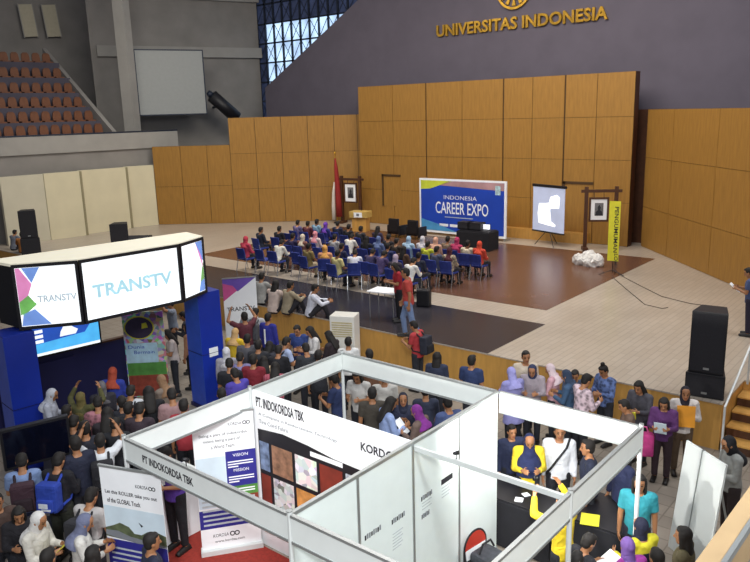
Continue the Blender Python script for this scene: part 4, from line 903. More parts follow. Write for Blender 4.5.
def cloth_mesh(pn, kind):
    """a garment grown around the same joints as the body"""
    if (kind, pn) in CACHE: return CACHE[kind, pn]
    J = joints(pn); b = MB(); P, L = J['P'], J['L']; vox = .017
    if kind in ('short', 'long', 'tunic'):
        rr = [(z, rx+.027, ry+.03, yo) for z, rx, ry, yo in TOR[1:7]]; rr[0] = (-.1, .17, .135, -.003); rr.append((.475, .075, .07, -.008))
        if kind == 'tunic' and POSES[pn]['h'] > .8: rr = [(-.36, .23, .19, 0), (-.2, .2, .165, 0)]+rr
        b.rings([ell(P, L, *r) for r in rr])
        for s in (1, -1):
            b.tube(J['sho', s]-L @ V((s*.07, 0, 0)), J['sho', s], .078, .072, 12, ends=True); d = J['elb', s]-J['sho', s]
            if kind == 'short': b.tube(J['sho', s], J['sho', s]+d*.72, .07, .064, 12, ends=False)
            else:
                b.tube(J['sho', s], J['elb', s], .069, .056, 12, ends=True); b.tube(J['elb', s], J['elb', s].lerp(J['wri', s], .93), .056, .041, 12, ends=False)
    elif kind == 'trousers':
        b.rings([ell(P, L, *r) for r in ((-.14, .13, .1, 0), (-.06, .166, .127, -.004), (.02, .16, .12, -.006), (.06, .157, .115, -.006))])
        for s in (1, -1):
            b.tube(J['hip', s], J['kne', s], .1, .072, 14, ends=True); b.tube(J['kne', s], J['kne', s].lerp(J['ank', s], .97), .072, .058, 12, ends=False)
    elif kind == 'skirt':
        if POSES[pn]['h'] > .8:
            b.rings([ell(V((P.x, P.y, 0)), Matrix.Identity(3), *r) for r in ((.09, .27, .25, .02), (.45, .235, .2, .01), (.75, .19, .16, 0), (.9, .175, .14, 0), (1.0, .155, .115, 0))])
        else:
            b.rings([ell(P, L, *r) for r in ((-.14, .14, .11, 0), (-.06, .17, .13, -.004), (.06, .157, .115, -.006))])
            for s in (1, -1): b.tube(J['hip', s]*.8+P*.2, J['kne', s], .11, .1, 14, ends=True); b.tube(J['kne', s], J['ank', s], .1, .11, 12, ends=False)
            b.tube(J['kne', 1], J['kne', -1], .095, .095, 12); b.tube(J['kne', 1]*.3+J['ank', 1]*.7, J['kne', -1]*.3+J['ank', -1]*.7, .09, .09, 12)
    elif kind == 'shoe':
        s = 1
        a = J['ank', 1]; b.tube(a+V((0, -.045, -.03)), a+V((.012, .165, -.045)), .05, .038, 10, ends=True); b.box(tuple(a+V((-.045, -.09, -.08))), tuple(a+V((.055, .19, -.055)))); vox = .014
    elif kind == 'shoe2':
        a = J['ank', -1]; b.tube(a+V((0, -.045, -.03)), a+V((-.012, .165, -.045)), .05, .038, 10, ends=True); b.box(tuple(a+V((-.055, -.09, -.08))), tuple(a+V((.045, .19, -.055)))); vox = .014
    me = refine(b, vox, 4, kind); CACHE[kind, pn] = me; return me
def head_mesh(kind):
    """hair and head covers in head coordinates"""
    if ('h', kind) in CACHE: return CACHE['h', kind]
    b = MB(); I = Matrix.Identity(3); O = V((0, 0, 0)); vox = .011
    if kind in ('hair', 'long', 'bun'):
        b.ball((0, -.02, .03), (.084, .095, .1), 18); b.ball((0, -.045, -.01), (.078, .062, .085), 14)
        if kind == 'hair': b.ball((.01, .028, .088), (.06, .05, .035), 12)
        else: b.ball((0, .02, .082), (.07, .058, .038), 12)
        if kind == 'long':
            b.rings([ell(O, I, *r) for r in ((-.36, .06, .02, -.085), (-.3, .095, .035, -.085), (-.18, .1, .045, -.075), (-.06, .09, .06, -.05), (.05, .075, .05, -.03))])
            for s in (1, -1): b.rings([ell(V((s*.078, .0, 0)), I, *r, n=10) for r in ((-.25, .012, .02, .01), (-.12, .022, .034, .0), (.02, .022, .045, -.01), (.07, .01, .03, -.01))])
        if kind == 'bun': b.ball((0, -.04, .145), (.045, .045, .04), 12)
    else:                                                   # head scarf
        b.ball((0, -.022, .016), (.088, .1, .112), 18)
        b.rings([ell(O, I, *r) for r in ((-.33, .165, .125, -.025), (-.27, .16, .13, -.02), (-.2, .115, .105, -.015), (-.15, .088, .09, -.01), (-.1, .086, .08, -.015), (-.04, .086, .08, -.02), (.03, .08, .08, -.02))])
        b.ball((0, .03, -.21), (.09, .085, .07), 12)
        vox = .013
        if kind == 'veil': b.rings([ell(O, I, *r) for r in ((-.56, .2, .15, .0), (-.42, .21, .17, .0), (-.3, .185, .15, -.015), (-.2, .12, .11, -.015))])
    me = refine(b, vox, 2, 'hijab' if kind in ('hijab', 'veil') else 'hair')
    from mathutils import noise as mn_
    k_, f_ = (.006, 22) if kind in ('hijab', 'veil') else (.007, 38)
    for v_ in me.vertices: v_.co += mn_.noise_vector(Vector((v_.co.x, v_.co.y, v_.co.z*.6))*f_)*k_; CACHE['h', kind] = me; return me
SK = {'l': '#b98762', 'm': '#a06f4c', 'd': '#7d5236'}
npers = 0
PEOPLE = []; CROWD = []
def person(px, py, label, pose='stand', face=40, hair='hair', hcol=None, top='short', tcol='#333333', bot='trousers', bcol='#22242c', skin='m', s=1.0, z0=0.0, pat=None, group=None, base=None, shoes=True, dirt=0):
    """px, py is where the crown of the head is seen; face 0 looks to the stage, 90 to the left of the hall, 220 to the camera"""
    J = joints(pose); hd = J['head']+J['HT'] @ V((0, -.01, .118)); R = Matrix.Rotation(math.radians(face), 4, 'Z')
    if base is None and z0 == 0 and pose in ('stand', 'hold', 'cross', 'raise'):
        best = None                                        # the stature that leaves most room between neighbours
        for ds in (0, .02, -.02, .04, -.04, .06, -.06):
            s_ = s+ds; c = at(px, py, z0+hd.z*s_); p = c-(R @ hd)*s_; p.z = z0
            md = min([(p-q_).length for q_ in CROWD]+[.47]); md = md-abs(ds)*.15
            if best is None or md > best[0]+.01: best = (md, s_, p)
        s, base = best[1], best[2]; CROWD.append(base)
    elif base is None:
        c = at(px, py, z0+hd.z*s); b0 = c-(R @ hd)*s; base = V((b0.x, b0.y, z0))
    MM = Matrix.Translation(base) @ R @ Matrix.Scale(s, 4)
    o = link('person', body_mesh(pose)); o.matrix_world = MM; o['skin'] = lin(SK[skin])[:3]+(1.0,); o.id_properties_ui('skin').update(subtype='COLOR') if False else None
    tag(o, label, 'person', group)
    def part(name, me, col, m):
        if not me.materials: me.materials.append(m)
        c = link(name, me, o); 
        c.material_slots[0].link = 'OBJECT'; c.material_slots[0].material = m
        c.color = lin(col) if col else (1, 1, 1, 1); return c
    cm = M[pat] if pat else M['cloth']
    part({'short': 'shirt', 'long': 'long_sleeve_shirt', 'tunic': 'tunic'}[top], cloth_mesh(pose, top), tcol, cm)
    part(bot, cloth_mesh(pose, bot), bcol, M['cloth'])
    if shoes: part('shoe', cloth_mesh(pose, 'shoe'), None, M['shoe']); part('shoe', cloth_mesh(pose, 'shoe2'), None, M['shoe'])
    hm = Matrix.Translation(J['head']) @ (J['L'] if hair == 'veil' else J['HT']).to_4x4()
    c = part('hijab' if hair in ('hijab', 'veil') else 'hair', head_mesh(hair), hcol, M['cloth'] if hair in ('hijab', 'veil') else M['hair']); c.matrix_local = hm
    PEOPLE.append((o, base, pose, face, s)); return o, MM, J
def carry(MM, local, rot=(0, 0, 0)):
    return MM @ Matrix.Translation(V(local)) @ Matrix.Rotation(rot[2], 4, 'Z') @ Matrix.Rotation(rot[0], 4, 'X') @ Matrix.Rotation(rot[1], 4, 'Y')
def backpack(who, col, label, col2='#1a1a20', mark=None):
    o, MM, J = who; L4 = J['L'].to_4x4(); T = MM @ Matrix.Translation(J['P']) @ L4
    t = bpy.data.objects.new('backpack', None); COL.objects.link(t); t.matrix_world = T @ Matrix.Translation((0, -.15, .0)); tag(t, label, 'backpack')
    def cl(b, n, c, bev=.0):
        q = b.build(n, M['cloth'], t, bevel=bev); q.color = lin(c); return q
    cl(MB().box((-.16, -.19, .0), (.16, .0, .42)), 'bag_body', col, .045); cl(MB().box((-.125, -.24, .03), (.125, -.17, .22)), 'front_pocket', col2, .03)
    for sx in (-1, 1): cl(MB().path([(sx*.1, -.01, .4), (sx*.105, .08, .475), (sx*.115, .19, .46), (sx*.125, .29, .36), (sx*.135, .29, .22), (sx*.16, .16, .08), (sx*.15, -.02, .06)], .02, 6), 'strap', col2)
    if mark: cl(MB().box((-.08, -.246, .1), (.06, -.238, .17)).box((-.04, -.246, .06), (.1, -.238, .09)), 'emblem', mark)
    return t
def held(who, label, col='paper', name='paper_sheet', w_=.21, h_=.3, cat='paper', off_=(0, .07, .03), tilt=-50, t_=.006):
    o, MM, J = who; c = (J['wri', 1]+J['wri', -1])/2+V(off_)
    q = MB().box((-w_/2, -t_/2, -h_/2), (w_/2, t_/2, h_/2)).build(name, M[col] if col in M else mat(name+'_finish', col, .6, noise=.05)); q.matrix_world = MM @ Matrix.Translation(c) @ Matrix.Rotation(math.radians(tilt), 4, 'X'); return tag(q, label, cat)
# ---------------------------------------------------------------- blue conference chairs
def chair_proto():
    t = empty('conference_chair', (0, 0, 0), 'chair', 'chair')
    MB().box((-.22, -.2, .42), (.22, .22, .48)).build('seat', M['chair_blue'], t, bevel=.02)
    MB().rings([[(x*.21, y, z) for x, y in ((-1, -.24-tl), (-.5, -.265-tl), (.5, -.265-tl), (1, -.24-tl), (1, -.2-tl), (-1, -.2-tl))] for z, tl in ((.5, 0), (.6, .0), (.86, .06))]).build('backrest', M['chair_blue'], t, bevel=.012)
    for s in (-1, 1):
        MB().path([(s*.22, -.3, 0), (s*.22, -.2, .42), (s*.2, -.235, .62)], .0135, 7).build('leg', M['chrome'], t); MB().path([(s*.22, .26, 0), (s*.22, .18, .43)], .0135, 7).build('leg', M['chrome'], t)
    return t
CH0 = chair_proto(); CHUSED = []
def chair(x, y, face, label, group):
    MM = rotz(face, (x, y, ST+.006))
    if not CHUSED: o = CH0; o.matrix_world = MM
    else: o = dup(CH0, MM)
    tag(o, label, 'chair', group); CHUSED.append((x, y)); return o
# ---------------------------------------------------------------- seated audience (crown pixel, colours)
def seated(px, py, who, tcol, hair='hair', hcol=None, pose='sit', top='short', pat=None, where='', face=2, ch=True, bcol='#23242e', skin='m', s=.98):
    r = person(px, py, 'person in '+who+', '+where, pose, face, hair, hcol, top, tcol, 'trousers', bcol, skin, s, ST+.006, pat, 'seated audience')
    if ch:
        b = r[1].translation; sx = b.x; sy = b.y; chair(sx+.02*math.sin(math.radians(face)), sy, face, CL(who, where), 'blue conference chairs taken by the audience')
    return r
def CL(who, where):
    l = 'blue chair under the person in '+who
    return l if WHO.count(who) == 1 or len((l+' '+where).split()) > 16 else l+', '+where
AUD = [
 (246, 236, 'pink top and red head scarf', '#c2405a', 'hijab', '#c23c50', 'sit', 'long', 'at the far left end of the audience'),
 (261, 227, 'dark navy shirt', '#232a3a', 'hair', None, 'sit', 'long', 'upper left, paper on the next chair'),
 (279.5, 226, 'black shirt', '#1e1d26', 'hair', None, 'sit', 'short', 'upper left of the audience, head turned'),
 (298, 220, 'violet grey shirt', '#6d628c', 'hair', None, 'sit', 'long', 'in the back row left'),
 (308, 221, 'maroon shirt', '#5b2430', 'hair', None, 'sit', 'short', 'in the back row left'),
 (317, 219, 'light blue shirt', '#7fa3bd', 'hair', None, 'sit', 'short', 'in the back row left'),
 (326, 222, 'blue top and purple head scarf', '#2b3380', 'hijab', '#6a3aa8', 'sit', 'long', 'in the back row'),
 (283, 240, 'white shirt bending forward', '#dfdccf', 'hair', None, 'write', 'long', 'front row left'),
 (303, 234, 'cream head scarf', '#8b5c52', 'hijab', '#cfc2ad', 'sit', 'long', 'behind the front row left'),
 (315.5, 231, 'pink and white head scarf', '#d9c4c4', 'hijab', '#d88c96', 'sit', 'long', 'middle of the left block'),
 (325, 245, 'peach head scarf', '#d99a72', 'hijab', '#e0a456', 'sit', 'long', 'front row beside the pale yellow shirt'),
 (338, 250, 'pale yellow shirt', '#d6c98a', 'hair', None, 'sit', 'short', 'front row centre of the left block'),
 (355, 250, 'white shirt leaning forward', '#d8dae4', 'hair', None, 'write', 'long', 'front row, khaki trousers seen from the side'),
 (349, 224, 'black jacket', '#1c1b20', 'hair', None, 'sit', 'long', 'in front of the lectern'),
 (353, 234, 'white shirt', '#d5d2cb', 'hair', None, 'write', 'short', 'in front of the lectern'),
 (335, 234, 'grey white shirt', '#a9a7a8', 'hair', None, 'sit', 'short', 'middle of the left block'),
 (342, 243, 'dark blue shirt', '#23284a', 'hair', None, 'sit', 'short', 'middle of the left block'),
 (367, 236, 'black top', '#1a1b27', 'long', None, 'sit', 'long', 'middle of the audience'),
 (379, 236, 'grey blue head scarf', '#62729a', 'hijab', '#5d6e98', 'sit', 'long', 'middle of the audience'),
 (374, 249, 'dark violet shirt', '#3a3358', 'hair', None, 'write', 'short', 'just behind the empty front chairs'),
 (389, 234, 'black shirt', '#1c1c24', 'hair', None, 'sit', 'short', 'middle of the back row below the armchair'),
 (397, 238, 'olive brown jacket', '#3b3128', 'hair', None, 'sit', 'long', 'middle of the audience'),
 (409, 236, 'pale blue head scarf', '#a3bfd4', 'hijab', '#9db9d2', 'sit', 'long', 'centre of the audience'),
 (423, 236, 'pale grey head scarf', '#c9c2c8', 'hijab', '#c9c4c9', 'sit', 'long', 'right of centre, below the backdrop'),
 (436, 237, 'peach coloured head scarf', '#d3a58f', 'hijab', '#d6a48c', 'sit', 'long', 'right block, back row'),
 (428, 241, 'yellow green shirt', '#bfc334', 'hair', None, 'sit', 'short', 'right block, left end'),
 (437, 246, 'slate blue shirt', '#4b4f66', 'hair', None, 'sit', 'short', 'right block, front row left'),
 (450, 247, 'cream patterned blouse and dark red head scarf', '#b5a48c', 'hijab', '#4f1d2a', 'sit', 'long', 'right block, front row'),
 (457.5, 237, 'magenta head scarf', '#b2345c', 'hijab', '#b0305f', 'sit', 'long', 'right block, back row'),
 (468, 240, 'cream shirt', '#cfc0a6', 'hair', None, 'sit', 'long', 'right block, front row right'),
 (480, 241, 'orange red head scarf', '#c94430', 'hijab', '#d64a30', 'sit', 'long', 'right end of the right block'),
 (386, 251, 'violet top', '#4a3c66', 'hair', None, 'write', 'short', 'second row centre'),
 (396, 254, 'dark top and lilac head scarf', '#3b3341', 'hijab', '#b9a6b8', 'sit', 'long', 'second row centre'),
 (415, 258, 'white shirt and dark hair', '#dedcd6', 'hair', None, 'write', 'long', 'second row, behind the man in red'),
 (419, 252, 'dark navy jacket', '#20253a', 'hair', None, 'sit', 'long', 'second row right of the aisle'),
 (361, 226, 'dark grey shirt', '#2a2a30', 'hair', None, 'sit', 'short', 'below the lectern'),
 (404, 246, 'brown blouse', '#59402f', 'long', None, 'sit', 'long', 'centre of the audience'),
 (448, 236, 'grey brown shirt', '#7d6a58', 'hair', None, 'sit', 'short', 'right block, back row'),
 (378, 226, 'dark violet top', '#342a44', 'long', None, 'sit', 'long', 'back row by the armchairs'),
 (338, 221, 'dark blue jacket', '#1f2440', 'hair', None, 'sit', 'long', 'back row by the portrait stand'),
 (293, 233, 'dark purple shirt', '#332b52', 'hair', None, 'sit', 'short', 'left block, behind the front row'),
 (309, 243, 'khaki shirt', '#8f7d4c', 'hair', None, 'sit', 'short', 'front row left, arm on the chair'),
 (388, 243, 'dark blue top', '#28315c', 'hair', None, 'sit', 'short', 'second row from the back, centre'),
]
WHO = [a_[2] for a_ in AUD]
for i, (x, y, who, tc, hr, hc, ps, tp, wh) in enumerate(AUD):
    pt_ = 'batik' if 'patterned' in who else None
    seated(x, y, who, tc, hr, hc, ps, tp, pt_, wh, face=[2, -4, 6, 0, 8][i % 5]+(30 if 'side' in wh else 0), bcol='#b4a489' if ('khaki trousers' in wh or 'khaki' in who) else '#23242e', skin='lmd'[(i*7) % 3 if i % 2 else 1])
def empty_chair(px, py, label, face=2):
    p = at(px, py, ST+.88); chair(p.x, p.y+.28, face, label, 'empty blue conference chairs')
for i, (x, y, l) in enumerate(((258, 249, 'empty blue chair at the left of the front row'), (268, 253, 'empty blue chair in the front row beside the white shirt'), (294.5, 252, 'empty blue chair in the front row, right of the white shirt'), (271, 238, 'empty blue chair in the second row at the left'), (316, 247, 'empty blue chair left of the peach head scarf'),
    (368, 264, 'empty blue chair, left of the pair at the end of the front row'), (379, 265, 'empty blue chair, right of the pair behind the small white table'), (347, 258, 'empty blue chair between the yellow and the white shirt'), (287, 233, 'empty blue chair in the second row behind the bent white shirt'), (481, 252, 'empty dark blue chair at the right end beside the draped table'), (424, 268, 'empty blue chair behind the man in red, by the pale strip'))):
    p = at(x, y, ST+.88); ok = all((p.x-a)**2+(p.y+.28-c)**2 > .2 for a, c in CHUSED)
    if ok: empty_chair(x, y, l)
# ---------------------------------------------------------------- people on the stage
r = person(405, 268, 'man in red polo and blue jeans walking along the stage edge', 'walk', 120, tcol='#b8433a', bcol='#6f83a8', skin='m', z0=ST+.006, s=1.05)
r = person(393, 263, 'woman in red top and black trousers with long hair on stage', 'hold', 140, 'long', None, 'short', '#a3202c', bcol='#15151b', z0=ST+.006, s=.95)
r = person(747, 268, 'woman in blue top at the right edge of the stage', 'hold', 95, 'hair', None, 'short', '#46557f', 'trousers', '#2b2438', z0=ST, s=.98); held(r, 'white paper held by the woman at the right stage edge', off_=(0, .06, 0))
bp = MB().box((-.2, -.13, 0), (.2, .13, .5)).build('backpack', M['black'], None, bevel=.05, M=rotz(20, at(424, 306, ST+.006))); tag(bp, 'dark bag standing on the pale strip behind the red polo', 'bag')
# four people sitting on the stage edge with their backs to the hall
for x, y, lab, tc, hc, tp, fc, hr in ((262, 272.5, 'person in grey vest sitting on stage edge, beside the white banner', '#9d9c98', None, 'long', 20, 'hair'), (276, 280, 'woman in pale pink blouse sitting on the stage edge', '#cdb9ae', None, 'long', 10, 'long'), (291, 281, 'person in khaki shirt sitting on the stage edge', '#a2957c', None, 'long', 350, 'hair'), (316, 284, 'man in white shirt sitting on the stage edge, turned right', '#d9dbe6', None, 'long', 320, 'hair')):
    person(x, y, lab, 'floor', fc, hr, hc, tp, tc, 'trousers', '#26242a', z0=ST+.006, s=1.05)
# two people far left beside the loudspeaker stack
person(5, 237, 'person in grey shirt at the far left edge of the stage', 'floor', 20, top='short', tcol='#6f7480', z0=ST, s=1.0, base=Vector((-32.3, 14.1, ST)))
person(24, 240, 'person in orange brown shirt in front of the left loudspeaker stack', 'floor', 60, base=Vector((-31.2, 13.98, ST)), top='long', tcol='#a3672f', z0=ST)
# ---------------------------------------------------------------- people on the hall floor
P = person
BS = {}
def crowd(key, *a, **k): BS[key] = P(*a, **k); return BS[key]
# left foreground
r = crowd('A1', 21, 453, 'man in light blue denim shirt with maroon backpack, far left', 'hold', 60, tcol='#7d93bd', bcol='#45557e'); backpack(r, '#3d2530', 'maroon backpack on the light blue denim shirt', '#2a1a22')
r = crowd('A2', 60, 452, 'person in black jacket with royal blue backpack by the display', 'hold', 30, top='long', tcol='#16161d', bcol='#23261c'); backpack(r, '#2440a0', 'royal blue backpack with white emblem', '#2743a8', '#d7dbe2')
r = crowd('A3', 99, 434, 'man in white shirt raising both arms, left of the landscape banner', 'raise', 60, tcol='#d8dbdf', bcol='#1f2028'); backpack(r, '#1c1c22', 'black backpack on the white shirt with raised arms')
r = crowd('A4', 93, 487, 'person in grey white shirt with dark backpack beside landscape banner', 'hold', 20, tcol='#b9b4b2', bcol='#25252d', s=.98); backpack(r, '#26262c', 'dark backpack on the grey white shirt')
crowd('A5', 41, 513, 'woman in white head scarf and white tunic, bottom left', 'hold', 300, 'hijab', '#d9d6d2', 'tunic', '#cfcabf', 'skirt', '#7d746a', s=.97); held(BS['A5'], 'yellow folder in the hands of the white head scarf woman', 'yellow_print', 'folder', .22, .26, 'folder')
crowd('A6', 88, 514, 'woman in slate blue head scarf and white cardigan, bottom left', 'hold', 330, 'hijab', '#6a6f8a', 'tunic', '#d3cfc8', 'skirt', '#54505c', s=.97)
crowd('A7', 18, 509, 'person in black jacket with black hair, bottom left corner', 'hold', 250, 'long', None, 'long', '#1c1a20', s=.96)
crowd('A8', -4, 494, 'person in brown shirt cut by the left edge', 'stand', 250, 'hair', None, 'long', '#4a3730')
crowd('A9', 47, 549, 'dark haired person at the bottom edge under the white head scarf', 'stand', 30, tcol='#2b2b33', s=.98)
crowd('A10', 92, 546, 'long haired person at the bottom edge under slate blue scarf', 'stand', 20, 'long', None, 'short', '#3a3440', s=.95)
crowd('A11', 151, 533, 'dark haired person in navy shirt before the landscape banner', 'stand', 340, tcol='#20243a', s=.96)
crowd('A12', 54, 389, 'woman in white head scarf and pale coat by the blue wall', 'hold', 320, 'hijab', '#c9cbd2', 'tunic', '#b9bcc8', 'skirt', '#4a4a58', s=.97)
crowd('A13', 80, 392, 'woman in olive green head scarf with raised arms', 'raise', 30, 'hijab', '#6e6236', 'long', '#55532f', s=.95)
crowd('A14', 97, 396, 'person in pink patterned batik shirt behind the raised arms', 'hold', 60, 'hair', None, 'short', '#a8707a', pat='batik')
crowd('A15', 74, 415, 'person in black shirt below the olive green scarf', 'hold', 40, tcol='#17181f')
crowd('A16', 84, 421, 'person in dark jacket with white collar, left crowd', 'stand', 60, top='long', tcol='#252733')
r = crowd('A17', 131, 385, 'man in white shirt with navy backpack, left of booth corner', 'hold', 40, tcol='#cfd2d6'); backpack(r, '#1b2033', 'navy backpack on the white shirt near the booth corner')
crowd('A18', 148, 386, 'long haired person in black top before the colourful poster', 'hold', 60, 'long', None, 'long', '#15151b')
crowd('A19', 159, 375, 'woman in tan head scarf looking left, by the poster', 'hold', 100, 'hijab', '#8b6b4f', 'tunic', '#7d6f64', s=.97)
crowd('A20', 171, 388, 'person in dusty pink shirt near the left fascia', 'hold', 60, 'hair', None, 'short', '#a07f80')
crowd('A21', 183, 399, 'dark haired person in red shirt behind the left fascia', 'stand', 50, tcol='#a3303a')
crowd('A22', 113, 367, 'woman in brick red head scarf and blue top before the poster', 'hold', 40, 'hijab', '#a6452f', 'long', '#2d3d9a', s=.98)
crowd('A23', 101, 381, 'grey haired looking person in grey head scarf near the poster', 'stand', 60, 'hijab', '#6f6c70', 'tunic', '#2f2d36', s=.95)
crowd('A24', 115, 417, 'person in black shirt at the outside of the booth corner', 'hold', 50, tcol='#191a20')
crowd('A24b', 74, 436, 'person in dark blue shirt left of the raised white sleeves', 'stand', 80, tcol='#1c2136')
crowd('A24c', 128, 402, 'person in charcoal shirt between white shirt and fascia', 'stand', 30, tcol='#202127')
crowd('A25', 170, 299, 'man in grey blue shirt standing behind the poster stand', 'raise', 150, tcol='#7d8798', bcol='#1d1d25', s=1.0)
crowd('A26', 187, 323, 'woman in tan coat beside the right blue column', 'stand', 120, 'long', None, 'long', '#a3765a', bcol='#1b1a20', s=.97)
crowd('A28', 177, 436, 'man in purple polo with badge standing inside the booth', 'hold', 190, base=Vector((at(180, 549, 0).x, at(180, 549, 0).y, 0)), tcol='#5c3b9e', bcol='#16161c', s=1.02)
o, MM, J = BS['A28']; q = MB().box((-.04, -.004, -.055), (.04, .004, .055)).build('badge', M['paper']); q.matrix_world = MM @ Matrix.Translation((.05, .155, 1.17)); tag(q, 'white badge hanging on the purple polo', 'badge')
# between the column and the stage
r = crowd('B5', 268, 313, 'person in royal blue jacket with white stripe by the stage front', 'stand', 10, 'hair', None, 'long', '#2b2f8c'); 
o, MM, J = r; q = MB().box((-.02, -.142, .95), (.02, -.135, 1.33)).build('jacket_stripe', M['paper'], o)
r = crowd('B6', 256, 308, 'man in pale grey shirt with grey backpack by the white banner', 'hold', 30, tcol='#b9babd'); backpack(r, '#55555a', 'grey backpack on the pale grey shirt', '#46464c')
crowd('B7', 244, 312, 'dark haired person in maroon shirt under the white banner', 'raise', 70, tcol='#5a2530', s=.97)
crowd('B8', 236, 328, 'person in bright yellow shirt right of the blue column', 'hold', 20, 'hijab', '#c7a06a', 'long', '#e0b92c', s=.95)
crowd('B9', 226, 347, 'woman in white head scarf next to the blue column', 'stand', 40, 'hijab', '#cfcdd2', 'tunic', '#a39fa8', s=.95)
crowd('B10', 229, 358, 'dark haired person in black shirt next to the blue column', 'hold', 50, tcol='#1d1e24')
crowd('B11', 240, 352, 'dark haired person in lavender shirt near the blue column', 'hold', 40, tcol='#7f7aa6')
crowd('B12', 253, 354, 'dark haired person in dark red shirt above the fascia', 'stand', 30, tcol='#7c1f2b')
crowd('B13', 263, 356, 'woman in cream blouse above the fascia', 'hold', 60, 'long', None, 'long', '#c9ae8c', s=.95)
crowd('B14', 296, 326, 'dark haired person in blue collared shirt against the stage front', 'hold', 200, tcol='#2f437e')
crowd('B15', 308, 327, 'long haired woman in white top against the stage front', 'hold', 150, 'long', None, 'long', '#dcd8d4', s=.96)
crowd('B16', 327, 331, 'long haired woman in dark jacket beside the air conditioner', 'hold', 100, 'long', None, 'long', '#2b2026', s=.97)
r = crowd('B17', 288, 337, 'man in light blue shirt with dark backpack strap', 'hold', 350, tcol='#a9b7d8'); backpack(r, '#262a38', 'dark backpack on the light blue shirt near the stage')
crowd('B18', 305, 343, 'dark haired man in charcoal jacket above the left fascia', 'hold', 60, top='long', tcol='#2d3036')
crowd('B19', 221, 388, 'dark haired person in peach shirt low behind the left fascia', 'stand', 60, tcol='#b98a78')
crowd('B20', 233, 368, 'person in violet shirt beside the blue column', 'hold', 80, tcol='#4b3fa0')
crowd('B21', 275, 362, 'person in red and white top low above the fascia', 'hold', 40, 'long', None, 'short', '#b8586a', s=.95, pat='stripe')
crowd('B22', 348, 337, 'boy in white shirt in front of the air conditioner', 'stand', 40, tcol='#d6d6d4', s=.97)
crowd('B23', 369, 349, 'dark haired person behind the back fascia, right of the air conditioner', 'stand', 60, tcol='#6d4a35')
r = crowd('B24', 412, 321, 'boy in red shirt with dark backpack by the stage front', 'hold', 95, tcol='#b0353a'); backpack(r, '#262936', 'dark backpack on the boy in red shirt')
crowd('B25', 437, 352, 'long haired woman in dark blue top by the stage front', 'stand', 20, 'long', None, 'long', '#2a3148', s=.96)
crowd('B26', 472, 355, 'short haired man in navy shirt by the stage front', 'stand', 10, top='short', tcol='#27365e')
crowd('B27', 279, 345, 'dark haired person in black jacket beside the light blue shirt', 'hold', 30, top='long', tcol='#1b1b21')
crowd('B28', 247, 334, 'dark haired person in grey shirt behind the yellow shirt', 'stand', 40, tcol='#55545a')
# seen through the open back of the left booth
crowd('C1', 331, 374, 'man in dark blue shirt inside the open back booth', 'hold', 100, tcol='#27345c', s=.98)
crowd('C2', 356, 372, 'person in white top seen behind the booth post', 'hold', 200, 'long', None, 'short', '#c9c6c2')
crowd('C3', 372, 387, 'short haired man in olive brown shirt behind the photo backdrop', 'stand', 40, tcol='#423c34')
crowd('C4', 393, 397, 'long haired woman in light blue shirt behind the photo backdrop', 'hold', 330, 'long', None, 'long', '#92a5d2', s=.97)
crowd('C5', 414, 405, 'woman in purple head scarf reading behind the photo backdrop', 'hold', 100, 'hijab', '#84308e', 'tunic', '#6d5a52', s=.97); held(BS['C5'], 'white paper held beside the purple head scarf', off_=(0, .08, .06), tilt=-40)
crowd('C6', 403, 393, 'woman in navy head scarf between light blue shirt and purple scarf', 'stand', 220, 'hijab', '#22263a', 'tunic', '#2b2f46', s=.97)
crowd('C7', 384, 371, 'man in white shirt with black strap behind the booth', 'stand', 40, tcol='#cfcbc4')
crowd('C8', 446, 396, 'person in dusky blue shirt at the dim end of the booth', 'hold', 60, tcol='#42507a')
crowd('C9', 425, 385, 'person in slate jacket deep inside the left booth', 'hold', 40, top='long', tcol='#30364a')
# along the stage front, right half
crowd('D1', 510, 367, 'woman in lavender head scarf behind the bright fascia', 'hold', 60, 'hijab', '#9a97cf', 'tunic', '#8d8bc0', s=.96)
crowd('D2', 526, 351, 'short haired man standing tall against the stage front', 'stand', 220, tcol='#c7b8a5', s=1.03)
crowd('D3', 532, 366, 'woman in navy head scarf behind the bright fascia', 'hold', 200, 'hijab', '#2c3352', 'tunic', '#9a8f96', s=.96)
crowd('D4', 548, 364, 'woman in white and pink head scarf behind bright fascia', 'hold', 100, 'hijab', '#d9c4c9', 'tunic', '#c79aa4', s=.97)
crowd('D5', 564, 370, 'woman in dark teal head scarf facing left by the stage', 'hold', 100, 'hijab', '#2a3a52', 'tunic', '#35506e', s=.97)
crowd('D6', 589, 374, 'black haired woman in white and pink blouse by the stage', 'hold', 330, 'hair', None, 'long', '#cdb7c0', pat='batik', s=.95)
crowd('D7', 602, 366, 'woman with hair bun in blue flowered blouse by the stage', 'hold', 160, 'bun', None, 'long', '#5e73a6', pat='batik', s=.97)
r = crowd('D8', 638, 382, 'long haired woman in grey top and black cardigan by the stage', 'hold', 170, 'long', None, 'long', '#4b4a52', s=.97)
r = crowd('D9', 664, 399, 'woman in purple jacket holding paper beside pink bag', 'hold', 190, 'long', None, 'long', '#5a2f66', bcol='#3b2a30', s=.93); held(r, 'pale blue paper in front of the purple jacket', 'skyprint', off_=(0, .08, .03), tilt=-30)
pb = empty('pink_bag', carry(r[1], (.32, .12, .5), (0, 0, .3)), 'bright pink bag hanging beside the purple jacket', 'bag')
